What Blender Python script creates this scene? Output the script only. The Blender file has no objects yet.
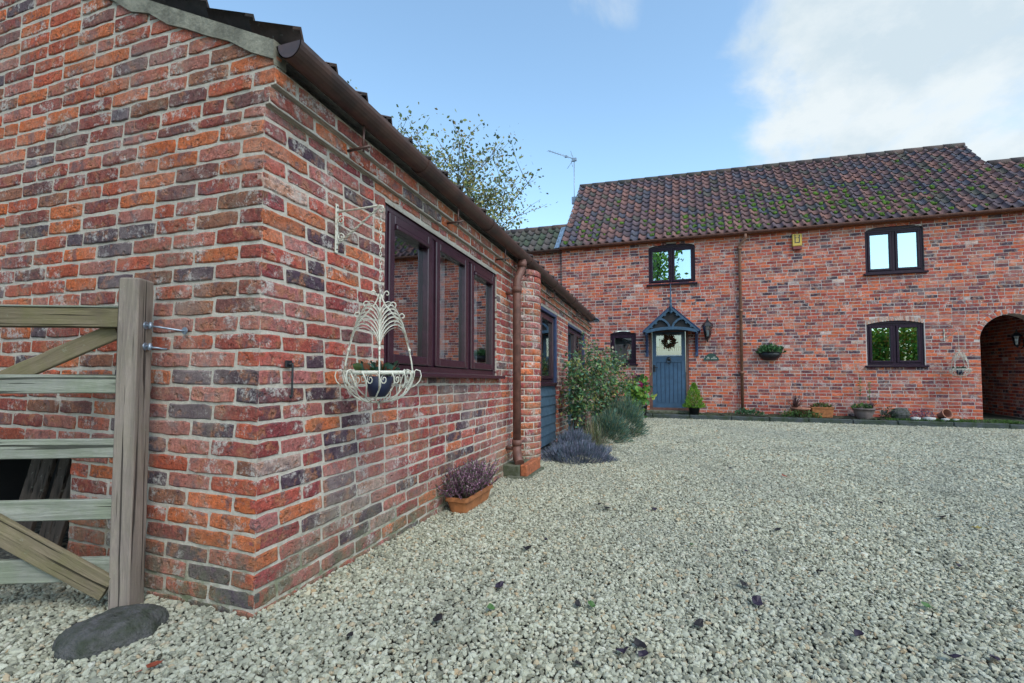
import bpy, math, random
import numpy as np
from mathutils import Vector, Matrix, Euler
R = math.radians
rnd = random.Random(7)
nr = np.random.default_rng(11)
S = bpy.context.scene
COL = S.collection

# ------------------------------------------------------------------ camera, sky, sun, exposure
cd = bpy.data.cameras.new("camera"); cam = bpy.data.objects.new("camera", cd); COL.objects.link(cam)
cam.location = (0, 0, 1.04); cam.rotation_euler = (R(92.4), 0, R(19.3))
cd.sensor_width = 36; cd.lens = 480/1024*36; cd.shift_y = 9.38/1024
cd.clip_start = 0.05; cd.clip_end = 2000
S.camera = cam
W = bpy.data.worlds.new("World"); S.world = W; W.use_nodes = True
SUN_DIR = Vector((0.62, -0.55, 0.95)).normalized()      # towards the sun
nt = W.node_tree; N = nt.nodes; L = nt.links; N.clear()
out = N.new('ShaderNodeOutputWorld'); bg = N.new('ShaderNodeBackground'); bg.inputs[1].default_value = 0.15
sky = N.new('ShaderNodeTexSky'); sky.sky_type = 'NISHITA'; sky.sun_disc = False
sky.sun_elevation = math.asin(SUN_DIR.z); sky.sun_rotation = math.atan2(SUN_DIR.x, SUN_DIR.y)
sky.air_density = 1.0; sky.dust_density = 1.6; sky.ozone_density = 1.3
tc = N.new('ShaderNodeTexCoord')
mp = N.new('ShaderNodeMapping'); mp.inputs['Scale'].default_value = (1, 1, 1.5)
L.new(tc.outputs['Generated'], mp.inputs[0])
no = N.new('ShaderNodeTexNoise'); no.inputs['Scale'].default_value = 2.9; no.inputs['Detail'].default_value = 9; no.inputs['Roughness'].default_value = 0.55; no.inputs['Distortion'].default_value = 0.35
L.new(mp.outputs[0], no.inputs[0])
def wmath(op, a, b=None, c=None):
    m = N.new('ShaderNodeMath'); m.operation = op
    for i, v in enumerate((a, b, c)):
        if v is None: continue
        if isinstance(v, (int, float)): m.inputs[i].default_value = v
        else: L.new(v, m.inputs[i])
    return m.outputs[0]
def lobe(d, lo, hi):
    vm = N.new('ShaderNodeVectorMath'); vm.operation = 'DOT_PRODUCT'
    L.new(tc.outputs['Generated'], vm.inputs[0]); vm.inputs[1].default_value = Vector(d).normalized()
    mr = N.new('ShaderNodeMapRange'); mr.clamp = True
    mr.inputs[1].default_value = lo; mr.inputs[2].default_value = hi; mr.inputs[3].default_value = 0; mr.inputs[4].default_value = 1
    L.new(vm.outputs['Value'], mr.inputs[0]); return mr.outputs[0]
bank = lobe((0.50, 0.76, 0.44), 0.875, 0.955)            # the cloud bank over the right-hand roof
wisp = lobe((-0.12, 0.77, 0.63), 0.992, 0.9995)
dens = wmath('ADD', wmath('MULTIPLY', bank, 0.50), wmath('MULTIPLY', no.outputs[0], 1.05))
dens = wmath('ADD', dens, wmath('MULTIPLY', wisp, 0.30))
cr = N.new('ShaderNodeMapRange'); cr.interpolation_type = 'SMOOTHSTEP'; cr.inputs[1].default_value = 0.74; cr.inputs[2].default_value = 0.96; cr.inputs[3].default_value = 0.0; cr.inputs[4].default_value = 0.93
L.new(dens, cr.inputs[0])
skm = N.new('ShaderNodeMix'); skm.data_type = 'RGBA'; skm.blend_type = 'MULTIPLY'; skm.inputs[0].default_value = 1
L.new(sky.outputs[0], skm.inputs[6]); skm.inputs[7].default_value = (1.90, 2.12, 1.98, 1)
mx = N.new('ShaderNodeMix'); mx.data_type = 'RGBA'
cn = N.new('ShaderNodeTexNoise'); cn.inputs['Scale'].default_value = 5.5; cn.inputs['Detail'].default_value = 8; cn.inputs['Roughness'].default_value = .6; L.new(mp.outputs[0], cn.inputs[0])
cc = N.new('ShaderNodeMix'); cc.data_type = 'RGBA'; cc.inputs[6].default_value = (4.1, 4.8, 5.2, 1); cc.inputs[7].default_value = (5.3, 5.7, 5.8, 1)
ck = N.new('ShaderNodeMapRange'); ck.inputs[1].default_value = .38; ck.inputs[2].default_value = .58; L.new(cn.outputs[0], ck.inputs[0]); L.new(ck.outputs[0], cc.inputs[0]); L.new(cc.outputs[2], mx.inputs[7])
L.new(cr.outputs[0], mx.inputs[0]); L.new(skm.outputs[2], mx.inputs[6]); mx.inputs[7].default_value = (5.2, 5.8, 6.1, 1)
L.new(mx.outputs[2], bg.inputs[0]); L.new(bg.outputs[0], out.inputs[0])
sl = bpy.data.lights.new("sun", 'SUN'); sun = bpy.data.objects.new("sun", sl); COL.objects.link(sun)
sl.energy = 1.15; sl.angle = R(15); sl.color = (1.0, 0.96, 0.92)
sun.rotation_euler = SUN_DIR.to_track_quat('Z', 'Y').to_euler(); sun.location = (10, -10, 20)
S.view_settings.view_transform = 'Standard'; S.view_settings.look = 'None'
S.view_settings.exposure = 0.14; S.view_settings.gamma = 1.0

# ------------------------------------------------------------------ materials
def nodes_of(name):
    m = bpy.data.materials.new(name); m.use_nodes = True
    t = m.node_tree; b = t.nodes['Principled BSDF']
    return m, t, b
class NT:
    def __init__(s, t): s.t = t; s.n = t.nodes; s.l = t.links; s._pos = None
    def pos(s):
        if s._pos is None: s._pos = s.n.new('ShaderNodeTexCoord').outputs['Object']
        return s._pos
    def noise(s, scale, detail=4, rough=.55, vec=None, dist=0, sc=None):
        n = s.n.new('ShaderNodeTexNoise'); n.inputs['Scale'].default_value = scale; n.inputs['Detail'].default_value = detail
        n.inputs['Roughness'].default_value = rough; n.inputs['Distortion'].default_value = dist
        v = vec or s.pos()
        if sc:
            m = s.n.new('ShaderNodeMapping'); m.inputs['Scale'].default_value = sc; s.l.new(v, m.inputs[0]); v = m.outputs[0]
        s.l.new(v, n.inputs['Vector']); return n.outputs['Fac']
    def math(s, op, a, b=None):
        m = s.n.new('ShaderNodeMath'); m.operation = op
        for i, v in enumerate((a, b)):
            if v is None: continue
            if isinstance(v, (int, float)): m.inputs[i].default_value = v
            else: s.l.new(v, m.inputs[i])
        return m.outputs[0]
    def ramp(s, f, lo, hi, a=0., b=1.):
        m = s.n.new('ShaderNodeMapRange'); m.clamp = True
        for i, v in enumerate((lo, hi, a, b)): m.inputs[i+1].default_value = v
        s.l.new(f, m.inputs[0]); return m.outputs[0]
    def mix(s, f, a, b, mode='MIX'):
        m = s.n.new('ShaderNodeMix'); m.data_type = 'RGBA'; m.blend_type = mode
        if isinstance(f, (int, float)): m.inputs[0].default_value = f
        else: s.l.new(f, m.inputs[0])
        for i, v in ((6, a), (7, b)):
            if isinstance(v, tuple): m.inputs[i].default_value = (*v[:3], 1)
            else: s.l.new(v, m.inputs[i])
        return m.outputs[2]
    def attr(s, name='tint'):
        a = s.n.new('ShaderNodeAttribute'); a.attribute_name = name; return a.outputs['Color']
    def bump(s, b, h, strength=.4, dist=.01):
        m = s.n.new('ShaderNodeBump'); m.inputs['Strength'].default_value = strength; m.inputs['Distance'].default_value = dist
        s.l.new(h, m.inputs['Height']); s.l.new(m.outputs[0], b.inputs['Normal'])
    def z(s):
        g = s.n.new('ShaderNodeNewGeometry'); x = s.n.new('ShaderNodeSeparateXYZ'); s.l.new(g.outputs['Position'], x.inputs[0]); return x.outputs[2]
def simple(name, col, rough=.6, var=.25, scale=12, bump=0, metal=0, spec=.5, bdist=.004, col2=None, blo=.35, bhi=.65):
    m, t, b = nodes_of(name); q = NT(t)
    f = q.ramp(q.noise(scale, 5), blo, bhi)
    c2 = col2 or tuple(c*(1-var) for c in col)
    t.links.new(q.mix(f, c2, col), b.inputs['Base Color'])
    b.inputs['Roughness'].default_value = rough; b.inputs['Metallic'].default_value = metal; b.inputs['Specular IOR Level'].default_value = spec
    if bump: q.bump(b, q.noise(scale*3, 6), bump, bdist)
    return m
def brick_mat(name, mottles, lime, bump, dist, moss=False, scale=1.0):
    m, t, b = nodes_of(name); q = NT(t)
    base = q.attr()
    c = q.mix(q.ramp(q.noise(34*scale, 8, .8), .32, .68), tuple([mottles]*3), (1.5, 1.45, 1.4))
    c = q.mix(1.0, base, c, 'MULTIPLY')
    # firing flashes: paler orange and smoky patches inside a brick
    c = q.mix(q.ramp(q.noise(11*scale, 5, .65), .52, .60, 0, .62), c, (.46, .19, .10))
    c = q.mix(q.ramp(q.noise(9.3*scale, 5, .7, dist=.5), .55, .62, 0, .68), c, (.15, .105, .12))
    c = q.mix(q.ramp(q.noise(75*scale, 3, .6), .58, .66, 0, .6), c, (.045, .032, .036))
    # lime bloom and mortar smears
    l1 = q.ramp(q.noise(6*scale, 7, .78), .54, .61); l2 = q.ramp(q.noise(48*scale, 6, .8), .42, .52)
    c = q.mix(q.math('MULTIPLY', q.math('MULTIPLY', l1, l2), lime), c, (.60, .56, .53))
    c = q.mix(q.ramp(q.noise(38*scale, 6, .8), .56, .66, 0, lime*.5), c, (.42, .34, .29))
    if not moss: lw = .22
    else: lw = .42
    c = q.mix(q.ramp(q.noise(1.7, 7, .7, dist=.4), .50, .68, 0, lw), c, (.50, .40, .36))
    c = q.mix(q.ramp(q.noise(.9, 6, .7, dist=.6), .52, .70, 0, .45), c, q.mix(1.0, c, (.58, .54, .62), 'MULTIPLY'))
    if moss:
        zz = q.z(); zf = q.ramp(zz, .04, .42, 1, 0)
        g = q.math('MULTIPLY', zf, q.ramp(q.noise(9, 6, .7), .36, .58))
        c = q.mix(q.math('MULTIPLY', g, .8), c, (.15, .16, .10))
        g2 = q.math('MULTIPLY', q.ramp(q.noise(2.6, 6, .7, vec=q.pos()), .52, .62), q.ramp(q.noise(50, 4), .38, .58))
        c = q.mix(q.math('MULTIPLY', g2, .6), c, (.26, .21, .16))
        g3 = q.math('MULTIPLY', q.ramp(q.noise(3.7, 6, .75), .62, .70), q.ramp(q.noise(70, 4), .45, .6))
        c = q.mix(q.math('MULTIPLY', g3, .8), c, (.40, .38, .26))
    t.links.new(c, b.inputs['Base Color']); b.inputs['Roughness'].default_value = .9; b.inputs['Specular IOR Level'].default_value = .25
    h = q.math('ADD', q.math('MULTIPLY', q.noise(45*scale, 8, .75), 1.2), q.math('MULTIPLY', q.ramp(q.noise(22*scale, 3), .56, .72), -.9))
    q.bump(b, h, bump, dist)
    return m
M = {}
M['brick_near'] = brick_mat('old_brick', .45, .78, 1.0, .016, moss=True)
M['brick_far'] = brick_mat('house_brick', .62, .5, .8, .008, scale=.8)
def mortar(name, c1, c2, moss):
    m, t, b = nodes_of(name); q = NT(t)
    c = q.mix(q.ramp(q.noise(34, 8, .8), .34, .66), c2, c1)
    c = q.mix(q.ramp(q.noise(3.1, 5, .6), .5, .66, 0, .4), c, tuple(x*.66 for x in c1))
    c = q.mix(q.ramp(q.noise(.9, 6, .7, dist=.6), .52, .70, 0, .45), c, q.mix(1.0, c, (.60, .56, .58), 'MULTIPLY'))
    c = q.mix(q.ramp(q.noise(13, 6, .75), .58, .70, 0, .6), c, (.26, .13, .09))
    if moss:
        g = q.math('MULTIPLY', q.ramp(q.z(), .03, .42, 1, 0), q.ramp(q.noise(6, 6, .7), .42, .6))
        c = q.mix(q.math('MULTIPLY', g, .8), c, (.11, .14, .06))
    t.links.new(c, b.inputs['Base Color']); b.inputs['Roughness'].default_value = .95; b.inputs['Specular IOR Level'].default_value = .15
    q.bump(b, q.noise(90, 6, .7), .9, .008)
    return m
M['mortar'] = mortar('old_mortar', (.60, .545, .48), (.42, .375, .325), True)
M['mortar_far'] = mortar('house_mortar', (.58, .51, .48), (.43, .37, .35), False)
M['cement'] = simple('verge_cement', (.27, .255, .205), .95, .5, 9, 1, bdist=.01)
def tile_mat():
    m, t, b = nodes_of('pantile_clay'); q = NT(t)
    c = q.mix(1.0, q.attr(), q.mix(q.ramp(q.noise(16, 6, .7), .3, .7), (.55, .55, .55), (1.3, 1.25, 1.2)), 'MULTIPLY')
    c = q.mix(q.ramp(q.noise(3, 6, .7), .54, .66, 0, .6), c, (.055, .060, .05))
    c = q.mix(q.ramp(q.noise(30, 3, .7), .66, .72, 0, .6), c, (.26, .27, .24))
    t.links.new(c, b.inputs['Base Color']); b.inputs['Roughness'].default_value = .8
    q.bump(b, q.noise(40, 6), .5, .008); return m
M['tile'] = tile_mat()
M['moss'] = simple('roof_moss', (.085, .175, .015), .95, .75, 9, 1, bdist=.02)
M['upvc'] = simple('rosewood_frame', (.026, .011, .026), .42, .5, 30, .1, bdist=.001, spec=.2)
M['upvc_near'] = simple('mahogany_frame', (.040, .013, .026), .24, .35, 20)
M['blue_paint'] = simple('slate_blue_paint', (.035, .085, .15), .45, .3, 14, .15, bdist=.002)
M['blue_door'] = simple('blue_door_paint', (.040, .095, .175), .42, .25, 9, .12, bdist=.002)
M['dark_blue'] = simple('blue_frame_paint', (.035, .060, .145), .45, .3, 14)
M['boards'] = simple('blue_weatherboard', (.045, .085, .13), .6, .35, 16, .3)
M['brown_iron'] = simple('brown_gutter_paint', (.090, .045, .036), .42, .45, 9, .3, col2=(.040, .024, .024))
M['brown_pipe'] = simple('brown_downpipe_paint', (.17, .072, .055), .6, .45, 14, .2)
M['tan_pipe'] = simple('tan_downpipe_paint', (.23, .105, .065), .6, .4, 12, .1)
M['black'] = simple('black_metal', (.012, .013, .018), .4, .3, 20)
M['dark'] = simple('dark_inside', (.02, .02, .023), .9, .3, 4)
M['steel'] = simple('galvanised_steel', (.30, .36, .45), .4, .4, 50, .2, metal=.6)
M['white_wire'] = simple('worn_cream_paint', (.55, .54, .47), .5, .2, 40, .4, col2=(.25, .14, .07), blo=.32, bhi=.44)
M['white'] = simple('white_fabric', (.30, .37, .45), .8, .12, 14)
M['pale_stone'] = simple('pale_stone', (.42, .43, .43), .85, .4, 16, .6)
M['curtain'] = simple('curtain_cloth', (.80, .82, .84), .9, .2, 7)
M['terracotta'] = simple('terracotta', (.42, .155, .055), .85, .45, 14, .4)
M['terracotta_pale'] = simple('pale_terracotta', (.34, .15, .10), .85, .35, 14, .4)
M['stone_pot'] = simple('grey_pot', (.20, .155, .15), .85, .35, 10, .4)
M['boulder'] = simple('dark_stone', (.085, .082, .085), .9, .55, 22, 1, bdist=.02, col2=(.035, .042, .028))
M['plinth'] = simple('mossy_plinth', (.12, .12, .095), .95, .6, 12, 1, bdist=.012, col2=(.05, .062, .028))
M['orange_brick'] = simple('orange_plinth_brick', (.40, .12, .05), .9, .5, 25, .8)
M['lead'] = simple('lead_flashing', (.19, .27, .38), .4, .35, 10, .2)
M['soil'] = simple('bed_soil', (.045, .040, .032), .95, .5, 18, 1, bdist=.03, col2=(.035, .05, .018))
M['kerb'] = simple('kerb_stone', (.060, .070, .078), .9, .6, 7, .8, bdist=.015, col2=(.03, .045, .025))
M['leafless'] = simple('bark', (.09, .07, .05), .9, .4, 12, .8)
M['yellow'] = simple('yellow_plastic', (.55, .37, .06), .45, .15, 12)
M['redplastic'] = simple('dark_red_plastic', (.16, .02, .02), .45, .15, 12)
M['green_sign'] = simple('green_sign_paint', (.015, .055, .045), .4, .25, 12)
M['blue_pot'] = simple('blue_glazed_pot', (.008, .014, .05), .5, .4, 8)
M['amber'] = simple('bark_twigs', (.10, .055, .03), .9, .4, 40, .6)
def wood(name, c1, c2, green, gl=.5, axis=2):
    m, t, b = nodes_of(name); q = NT(t)
    sc = [26, 26, 26]; sc[axis] = 1.8
    kn = t.nodes.new('ShaderNodeTexVoronoi'); kn.inputs['Scale'].default_value = 1; mp = t.nodes.new('ShaderNodeMapping'); ks = [9, 9, 9]; ks[axis] = 3.2; mp.inputs['Scale'].default_value = ks
    t.links.new(q.pos(), mp.inputs[0]); t.links.new(mp.outputs[0], kn.inputs['Vector']); kd = q.ramp(kn.outputs['Distance'], .03, .22, 1, 0)
    g = q.noise(1.0, 9, .75, sc=tuple(sc), dist=.9)
    c = q.mix(q.ramp(g, .32, .66), c2, c1)
    c = q.mix(q.ramp(q.noise(5, 7, .75), .42, .60, 0, gl), c, green)
    c = q.mix(q.ramp(q.noise(24, 6, .8), .60, .70, 0, .7), c, (.33, .34, .28))
    crk = q.ramp(q.noise(1.0, 2, .5, sc=tuple(x*2.4 if i != axis else x*.7 for i, x in enumerate(sc))), .61, .66)
    c = q.mix(q.math('MULTIPLY', crk, .85), c, tuple(x*.22 for x in c2))
    c = q.mix(q.math('MULTIPLY', kd, .8), c, tuple(x*.35 for x in c2))
    c = q.mix(q.ramp(q.noise(3, 5, .7), .35, .7, 0, .5), c, q.mix(1.0, c, (.62, .62, .60), 'MULTIPLY'))
    t.links.new(c, b.inputs['Base Color']); b.inputs['Roughness'].default_value = .9; b.inputs['Specular IOR Level'].default_value = .2
    q.bump(b, q.math('SUBTRACT', g, crk), 1.0, .010); return m
M['wood_post'] = wood('weathered_post_wood', (.34, .28, .245), (.18, .145, .135), (.21, .20, .13), .3)
M['wood_green'] = wood('algae_green_wood', (.27, .215, .15), (.13, .105, .07), (.16, .15, .065), .5, 0)
M['wood_grey'] = wood('silver_grey_wood', (.38, .38, .34), (.19, .20, .17), (.18, .22, .13), .45, 0)
M['wood_dark'] = wood('tarred_boards', (.12, .09, .075), (.05, .04, .035), (.05, .045, .04), .2, 2)
def pane_mat(name, refl, tint=(.9, .95, 1), rough=.0):
    m = bpy.data.materials.new(name); m.use_nodes = True; t = m.node_tree; t.nodes.clear()
    o = t.nodes.new('ShaderNodeOutputMaterial'); a = t.nodes.new('ShaderNodeBsdfTransparent'); g = t.nodes.new('ShaderNodeBsdfGlossy'); x = t.nodes.new('ShaderNodeMixShader')
    g.inputs['Roughness'].default_value = rough; g.inputs['Color'].default_value = (*tint, 1); a.inputs[0].default_value = (.75, .8, .82, 1)
    fr = t.nodes.new('ShaderNodeFresnel'); fr.inputs[0].default_value = 1.5
    mm = t.nodes.new('ShaderNodeMapRange'); mm.inputs[1].default_value = 0.04; mm.inputs[2].default_value = 1; mm.inputs[3].default_value = refl; mm.inputs[4].default_value = 1
    t.links.new(fr.outputs[0], mm.inputs[0]); t.links.new(mm.outputs[0], x.inputs[0])
    q = NT(t); bp = t.nodes.new('ShaderNodeBump'); bp.inputs['Strength'].default_value = .04; bp.inputs['Distance'].default_value = .02
    t.links.new(q.noise(1.3, 1), bp.inputs['Height']); t.links.new(bp.outputs[0], g.inputs['Normal'])
    t.links.new(a.outputs[0], x.inputs[1]); t.links.new(g.outputs[0], x.inputs[2]); t.links.new(x.outputs[0], o.inputs[0]); return m
M['glass'] = pane_mat('window_glass', .44)
M['glass_far'] = pane_mat('mirror_like_glass', .7, (.62, .80, .86))
M['glass_clear'] = pane_mat('lantern_glass', .25)
def leaf_mat(name, rough=.6, trans=.25):
    m, t, b = nodes_of(name); q = NT(t)
    c = q.mix(1.0, q.attr(), q.mix(q.ramp(q.noise(9, 3), .3, .7), (.7, .7, .7), (1.2, 1.2, 1.2)), 'MULTIPLY')
    t.links.new(c, b.inputs['Base Color']); b.inputs['Roughness'].default_value = rough
    tr = t.nodes.new('ShaderNodeBsdfTranslucent'); mxs = t.nodes.new('ShaderNodeMixShader'); mxs.inputs[0].default_value = trans
    o = t.nodes['Material Output']; t.links.new(c, tr.inputs[0]); t.links.new(b.outputs[0], mxs.inputs[1]); t.links.new(tr.outputs[0], mxs.inputs[2]); t.links.new(mxs.outputs[0], o.inputs[0])
    return m
M['leaf'] = leaf_mat('foliage')
def gravel_mat():
    m, t, b = nodes_of('limestone_gravel'); q = NT(t)
    oi = t.nodes.new('ShaderNodeObjectInfo')
    cr = t.nodes.new('ShaderNodeValToRGB'); e = cr.color_ramp; e.interpolation = 'LINEAR'
    cols = [(0, (.10, .095, .07)), (.10, (.20, .195, .14)), (.32, (.33, .325, .24)), (.6, (.42, .415, .32)), (.82, (.51, .505, .41)), (.93, (.45, .40, .28)), (.98, (.38, .25, .13)), (1, (.62, .61, .53))]
    e.elements[0].position = 0; e.elements[0].color = (*cols[0][1], 1); e.elements[1].position = 1; e.elements[1].color = (*cols[-1][1], 1)
    for p, c in cols[1:-1]:
        k = e.elements.new(p); k.color = (*c, 1)
    t.links.new(oi.outputs['Random'], cr.inputs[0])
    c = q.mix(q.ramp(q.noise(60, 5, .7), .35, .65, 0, .4), cr.outputs[0], (.26, .25, .20))
    g = t.nodes.new('ShaderNodeNewGeometry')
    big = q.ramp(q.noise(.55, 5, .6, vec=g.outputs['Position']), .42, .66, 0, .45)
    c = q.mix(q.ramp(q.noise(1.6, 6, .65, vec=g.outputs['Position'], sc=(1.6, .6, 1)), .56, .68, 0, .5), c, (.12, .12, .09))
    c = q.mix(big, c, (.22, .23, .20))
    t.links.new(c, b.inputs['Base Color']); b.inputs['Roughness'].default_value = .85; b.inputs['Specular IOR Level'].default_value = .3
    return m
M['gravel'] = gravel_mat()
def ground_mat():
    m, t, b = nodes_of('gravel_bed'); q = NT(t)
    v = t.nodes.new('ShaderNodeTexVoronoi'); v.inputs['Scale'].default_value = 34; t.links.new(q.pos(), v.inputs['Vector'])
    sh = t.nodes.new('ShaderNodeSeparateColor'); t.links.new(v.outputs['Color'], sh.inputs[0])
    c = q.mix(sh.outputs[0], (.05, .048, .04), (.17, .165, .13))
    c = q.mix(q.ramp(v.outputs['Distance'], .35, .6), c, (.05, .047, .04))
    t.links.new(c, b.inputs['Base Color']); b.inputs['Roughness'].default_value = .95
    q.bump(b, q.math('MULTIPLY', v.outputs['Distance'], -1), 1, .02); return m
M['ground'] = ground_mat()
M['grass'] = simple('rough_grass', (.06, .10, .03), .95, .5, 3, .8, bdist=.05)

# ------------------------------------------------------------------ mesh helpers
ROOT = {}
class MB:
    def __init__(s): s.v = []; s.f = []; s.m = []; s.t = []; s.sm = []
    def face(s, pts, m=0, t=(1, 1, 1), smooth=False):
        b = len(s.v); s.v += [tuple(p) for p in pts]; s.f.append(tuple(range(b, b+len(pts)))); s.m.append(m); s.t.append(t); s.sm.append(smooth)
    def add(s, vs, fs, m=0, t=(1, 1, 1), smooth=False):
        b = len(s.v); s.v += [tuple(p) for p in vs]
        for f in fs: s.f.append(tuple(i+b for i in f)); s.m.append(m); s.t.append(t); s.sm.append(smooth)
    def box(s, a, b, m=0, t=(1, 1, 1), mapf=None, bev=0):
        (x0, y0, z0), (x1, y1, z1) = a, b
        x0, x1 = sorted((x0, x1)); y0, y1 = sorted((y0, y1)); z0, z1 = sorted((z0, z1))
        if bev:
            e = bev; vs = []; 
            for (X, Y, Z, sx, sy, sz) in [(x, y, z, i, j, k) for x, i in ((x0, 1), (x1, -1)) for y, j in ((y0, 1), (y1, -1)) for z, k in ((z0, 1), (z1, -1))]:
                vs += [(X, Y+sy*e, Z+sz*e), (X+sx*e, Y, Z+sz*e), (X+sx*e, Y+sy*e, Z)]
            I = lambda i, j, k, c: ((i*2+j)*2+k)*3+c
            fs = []
            for i in (0, 1): fs.append([I(i, 0, 0, 0), I(i, 1, 0, 0), I(i, 1, 1, 0), I(i, 0, 1, 0)][::1 if i else -1])
            for j in (0, 1): fs.append([I(0, j, 0, 1), I(0, j, 1, 1), I(1, j, 1, 1), I(1, j, 0, 1)][::1 if j else -1])
            for k in (0, 1): fs.append([I(0, 0, k, 2), I(1, 0, k, 2), I(1, 1, k, 2), I(0, 1, k, 2)][::1 if k else -1])
            for j in (0, 1):
                for k in (0, 1): fs.append([I(0, j, k, 1), I(1, j, k, 1), I(1, j, k, 2), I(0, j, k, 2)])
            for i in (0, 1):
                for k in (0, 1): fs.append([I(i, 0, k, 0), I(i, 1, k, 0), I(i, 1, k, 2), I(i, 0, k, 2)])
            for i in (0, 1):
                for j in (0, 1): fs.append([I(i, j, 0, 0), I(i, j, 1, 0), I(i, j, 1, 1), I(i, j, 0, 1)])
            for i in (0, 1):
                for j in (0, 1):
                    for k in (0, 1): fs.append([I(i, j, k, 0), I(i, j, k, 1), I(i, j, k, 2)])
        else:
            vs = [(x, y, z) for x in (x0, x1) for y in (y0, y1) for z in (z0, z1)]
            fs = [(0, 1, 3, 2), (4, 6, 7, 5), (0, 4, 5, 1), (2, 3, 7, 6), (0, 2, 6, 4), (1, 5, 7, 3)]
        if mapf: vs = [mapf(*p) for p in vs]
        s.add(vs, fs, m, t)
    def tube(s, pts, r, n=8, m=0, t=(1, 1, 1), cap=True, smooth=True, flat=None):
        pts = [Vector(p) for p in pts]; rs = r if isinstance(r, (list, tuple)) else [r]*len(pts)
        b = len(s.v); up = None
        for i, p in enumerate(pts):
            d = (pts[min(i+1, len(pts)-1)]-pts[max(i-1, 0)])
            if d.length < 1e-9: d = Vector((0, 0, 1))
            d.normalize()
            if up is None: up = Vector((0, 0, 1)) if abs(d.z) < .9 else Vector((1, 0, 0))
            a = d.cross(up)
            if a.length < 1e-6: a = d.orthogonal()
            a.normalize(); c = a.cross(d); up = c
            for k in range(n):
                an = 2*math.pi*k/n; s.v.append(tuple(p+(a*math.cos(an)+c*math.sin(an))*rs[i]))
        for i in range(len(pts)-1):
            for k in range(n):
                s.f.append((b+i*n+k, b+i*n+(k+1) % n, b+(i+1)*n+(k+1) % n, b+(i+1)*n+k)); s.m.append(m); s.t.append(t); s.sm.append(smooth)
        if cap:
            for base, rev in ((b, 1), (b+(len(pts)-1)*n, 0)):
                f = list(range(base, base+n)); s.f.append(tuple(f[::-1] if rev else f)); s.m.append(m); s.t.append(t); s.sm.append(False)
    def lathe(s, prof, c=(0, 0, 0), n=20, m=0, t=(1, 1, 1), smooth=True, sx=1, sy=1, a0=0, a1=2*math.pi):
        b = len(s.v); full = abs(a1-a0-2*math.pi) < 1e-6; k_ = n if full else n+1
        for (r, z) in prof:
            for k in range(k_):
                a = a0+(a1-a0)*k/n; s.v.append((c[0]+r*sx*math.cos(a), c[1]+r*sy*math.sin(a), c[2]+z))
        for i in range(len(prof)-1):
            for k in range(n):
                k2 = (k+1) % k_
                s.f.append((b+i*k_+k, b+i*k_+k2, b+(i+1)*k_+k2, b+(i+1)*k_+k)); s.m.append(m); s.t.append(t); s.sm.append(smooth)
    def scatter(s, tv, tf, P, Rm, sc, tints, m=0, smooth=False):
        tv = np.array(tv); b = len(s.v)
        V = np.einsum('nij,nkj->nki', Rm, tv[None]*np.asarray(sc).reshape(len(P), 1, -1))+np.asarray(P)[:, None]
        s.v += [tuple(x) for x in V.reshape(-1, 3).tolist()]
        k = len(tv)
        for i in range(len(P)):
            ti = tuple(tints[i])
            for f in tf: s.f.append(tuple(j+b+i*k for j in f)); s.m.append(m); s.t.append(ti); s.sm.append(smooth)
    def transform(s, M4):
        s.v = [tuple(M4 @ Vector(p)) for p in s.v]; return s
def rot_rand(n, tilt=None, g=nr):
    q = g.normal(size=(n, 4)); q /= np.linalg.norm(q, axis=1)[:, None]
    w, x, y, z = q.T
    return np.stack([np.stack([1-2*(y*y+z*z), 2*(x*y-z*w), 2*(x*z+y*w)], -1), np.stack([2*(x*y+z*w), 1-2*(x*x+z*z), 2*(y*z-x*w)], -1), np.stack([2*(x*z-y*w), 2*(y*z+x*w), 1-2*(x*x+y*y)], -1)], 1)
def rot_to(D, g=nr):
    D = np.asarray(D, float); D = D/np.linalg.norm(D, axis=1)[:, None]
    A = g.normal(size=D.shape); X = np.cross(A, D); X /= np.linalg.norm(X, axis=1)[:, None]; Y = np.cross(D, X)
    return np.stack([X, Y, D], -1)          # local z follows D
LEAF = ([(0, 0, 0), (.32, .25, .08), (0, 1, 0), (-.32, .25, .08), (.30, .65, .06), (-.30, .65, .06), (0, .5, 0)],
        [(0, 1, 6), (1, 4, 6), (4, 2, 6), (2, 5, 6), (5, 3, 6), (3, 0, 6)])
LEAF2 = ([(0, 0, 0), (.3, .5, .06), (0, 1, 0), (-.3, .5, .06)], [(0, 1, 2), (0, 2, 3)])
BLADE = ([(-.5, 0, 0), (.5, 0, 0), (.35, 0, .55), (-.35, 0, .55), (0, 0, 1)], [(0, 1, 2, 3), (3, 2, 4)])

def part(name, mb, parent=None, mats=None, world=True, label=None):
    me = bpy.data.meshes.new(name); v = mb.v
    if world and parent is not None:
        o = ROOT[parent.name]; v = [(a[0]-o[0], a[1]-o[1], a[2]-o[2]) for a in v]
    me.from_pydata(v, [], mb.f)
    mats = mats if isinstance(mats, (list, tuple)) else [mats]
    for m in mats: me.materials.append(m)
    me.polygons.foreach_set('material_index', mb.m); me.polygons.foreach_set('use_smooth', mb.sm)
    at = me.attributes.new('tint', 'FLOAT_COLOR', 'FACE')
    at.data.foreach_set('color', np.concatenate([np.array(mb.t, dtype=np.float32).reshape(-1, 3), np.ones((len(mb.f), 1), np.float32)], 1).ravel())
    me.update()
    ob = bpy.data.objects.new(name, me); COL.objects.link(ob)
    if parent is not None: ob.parent = parent; ROOT[ob.name] = ROOT[parent.name]
    else: ROOT[ob.name] = (0, 0, 0)
    if label: ob['label'] = label
    return ob
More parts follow.
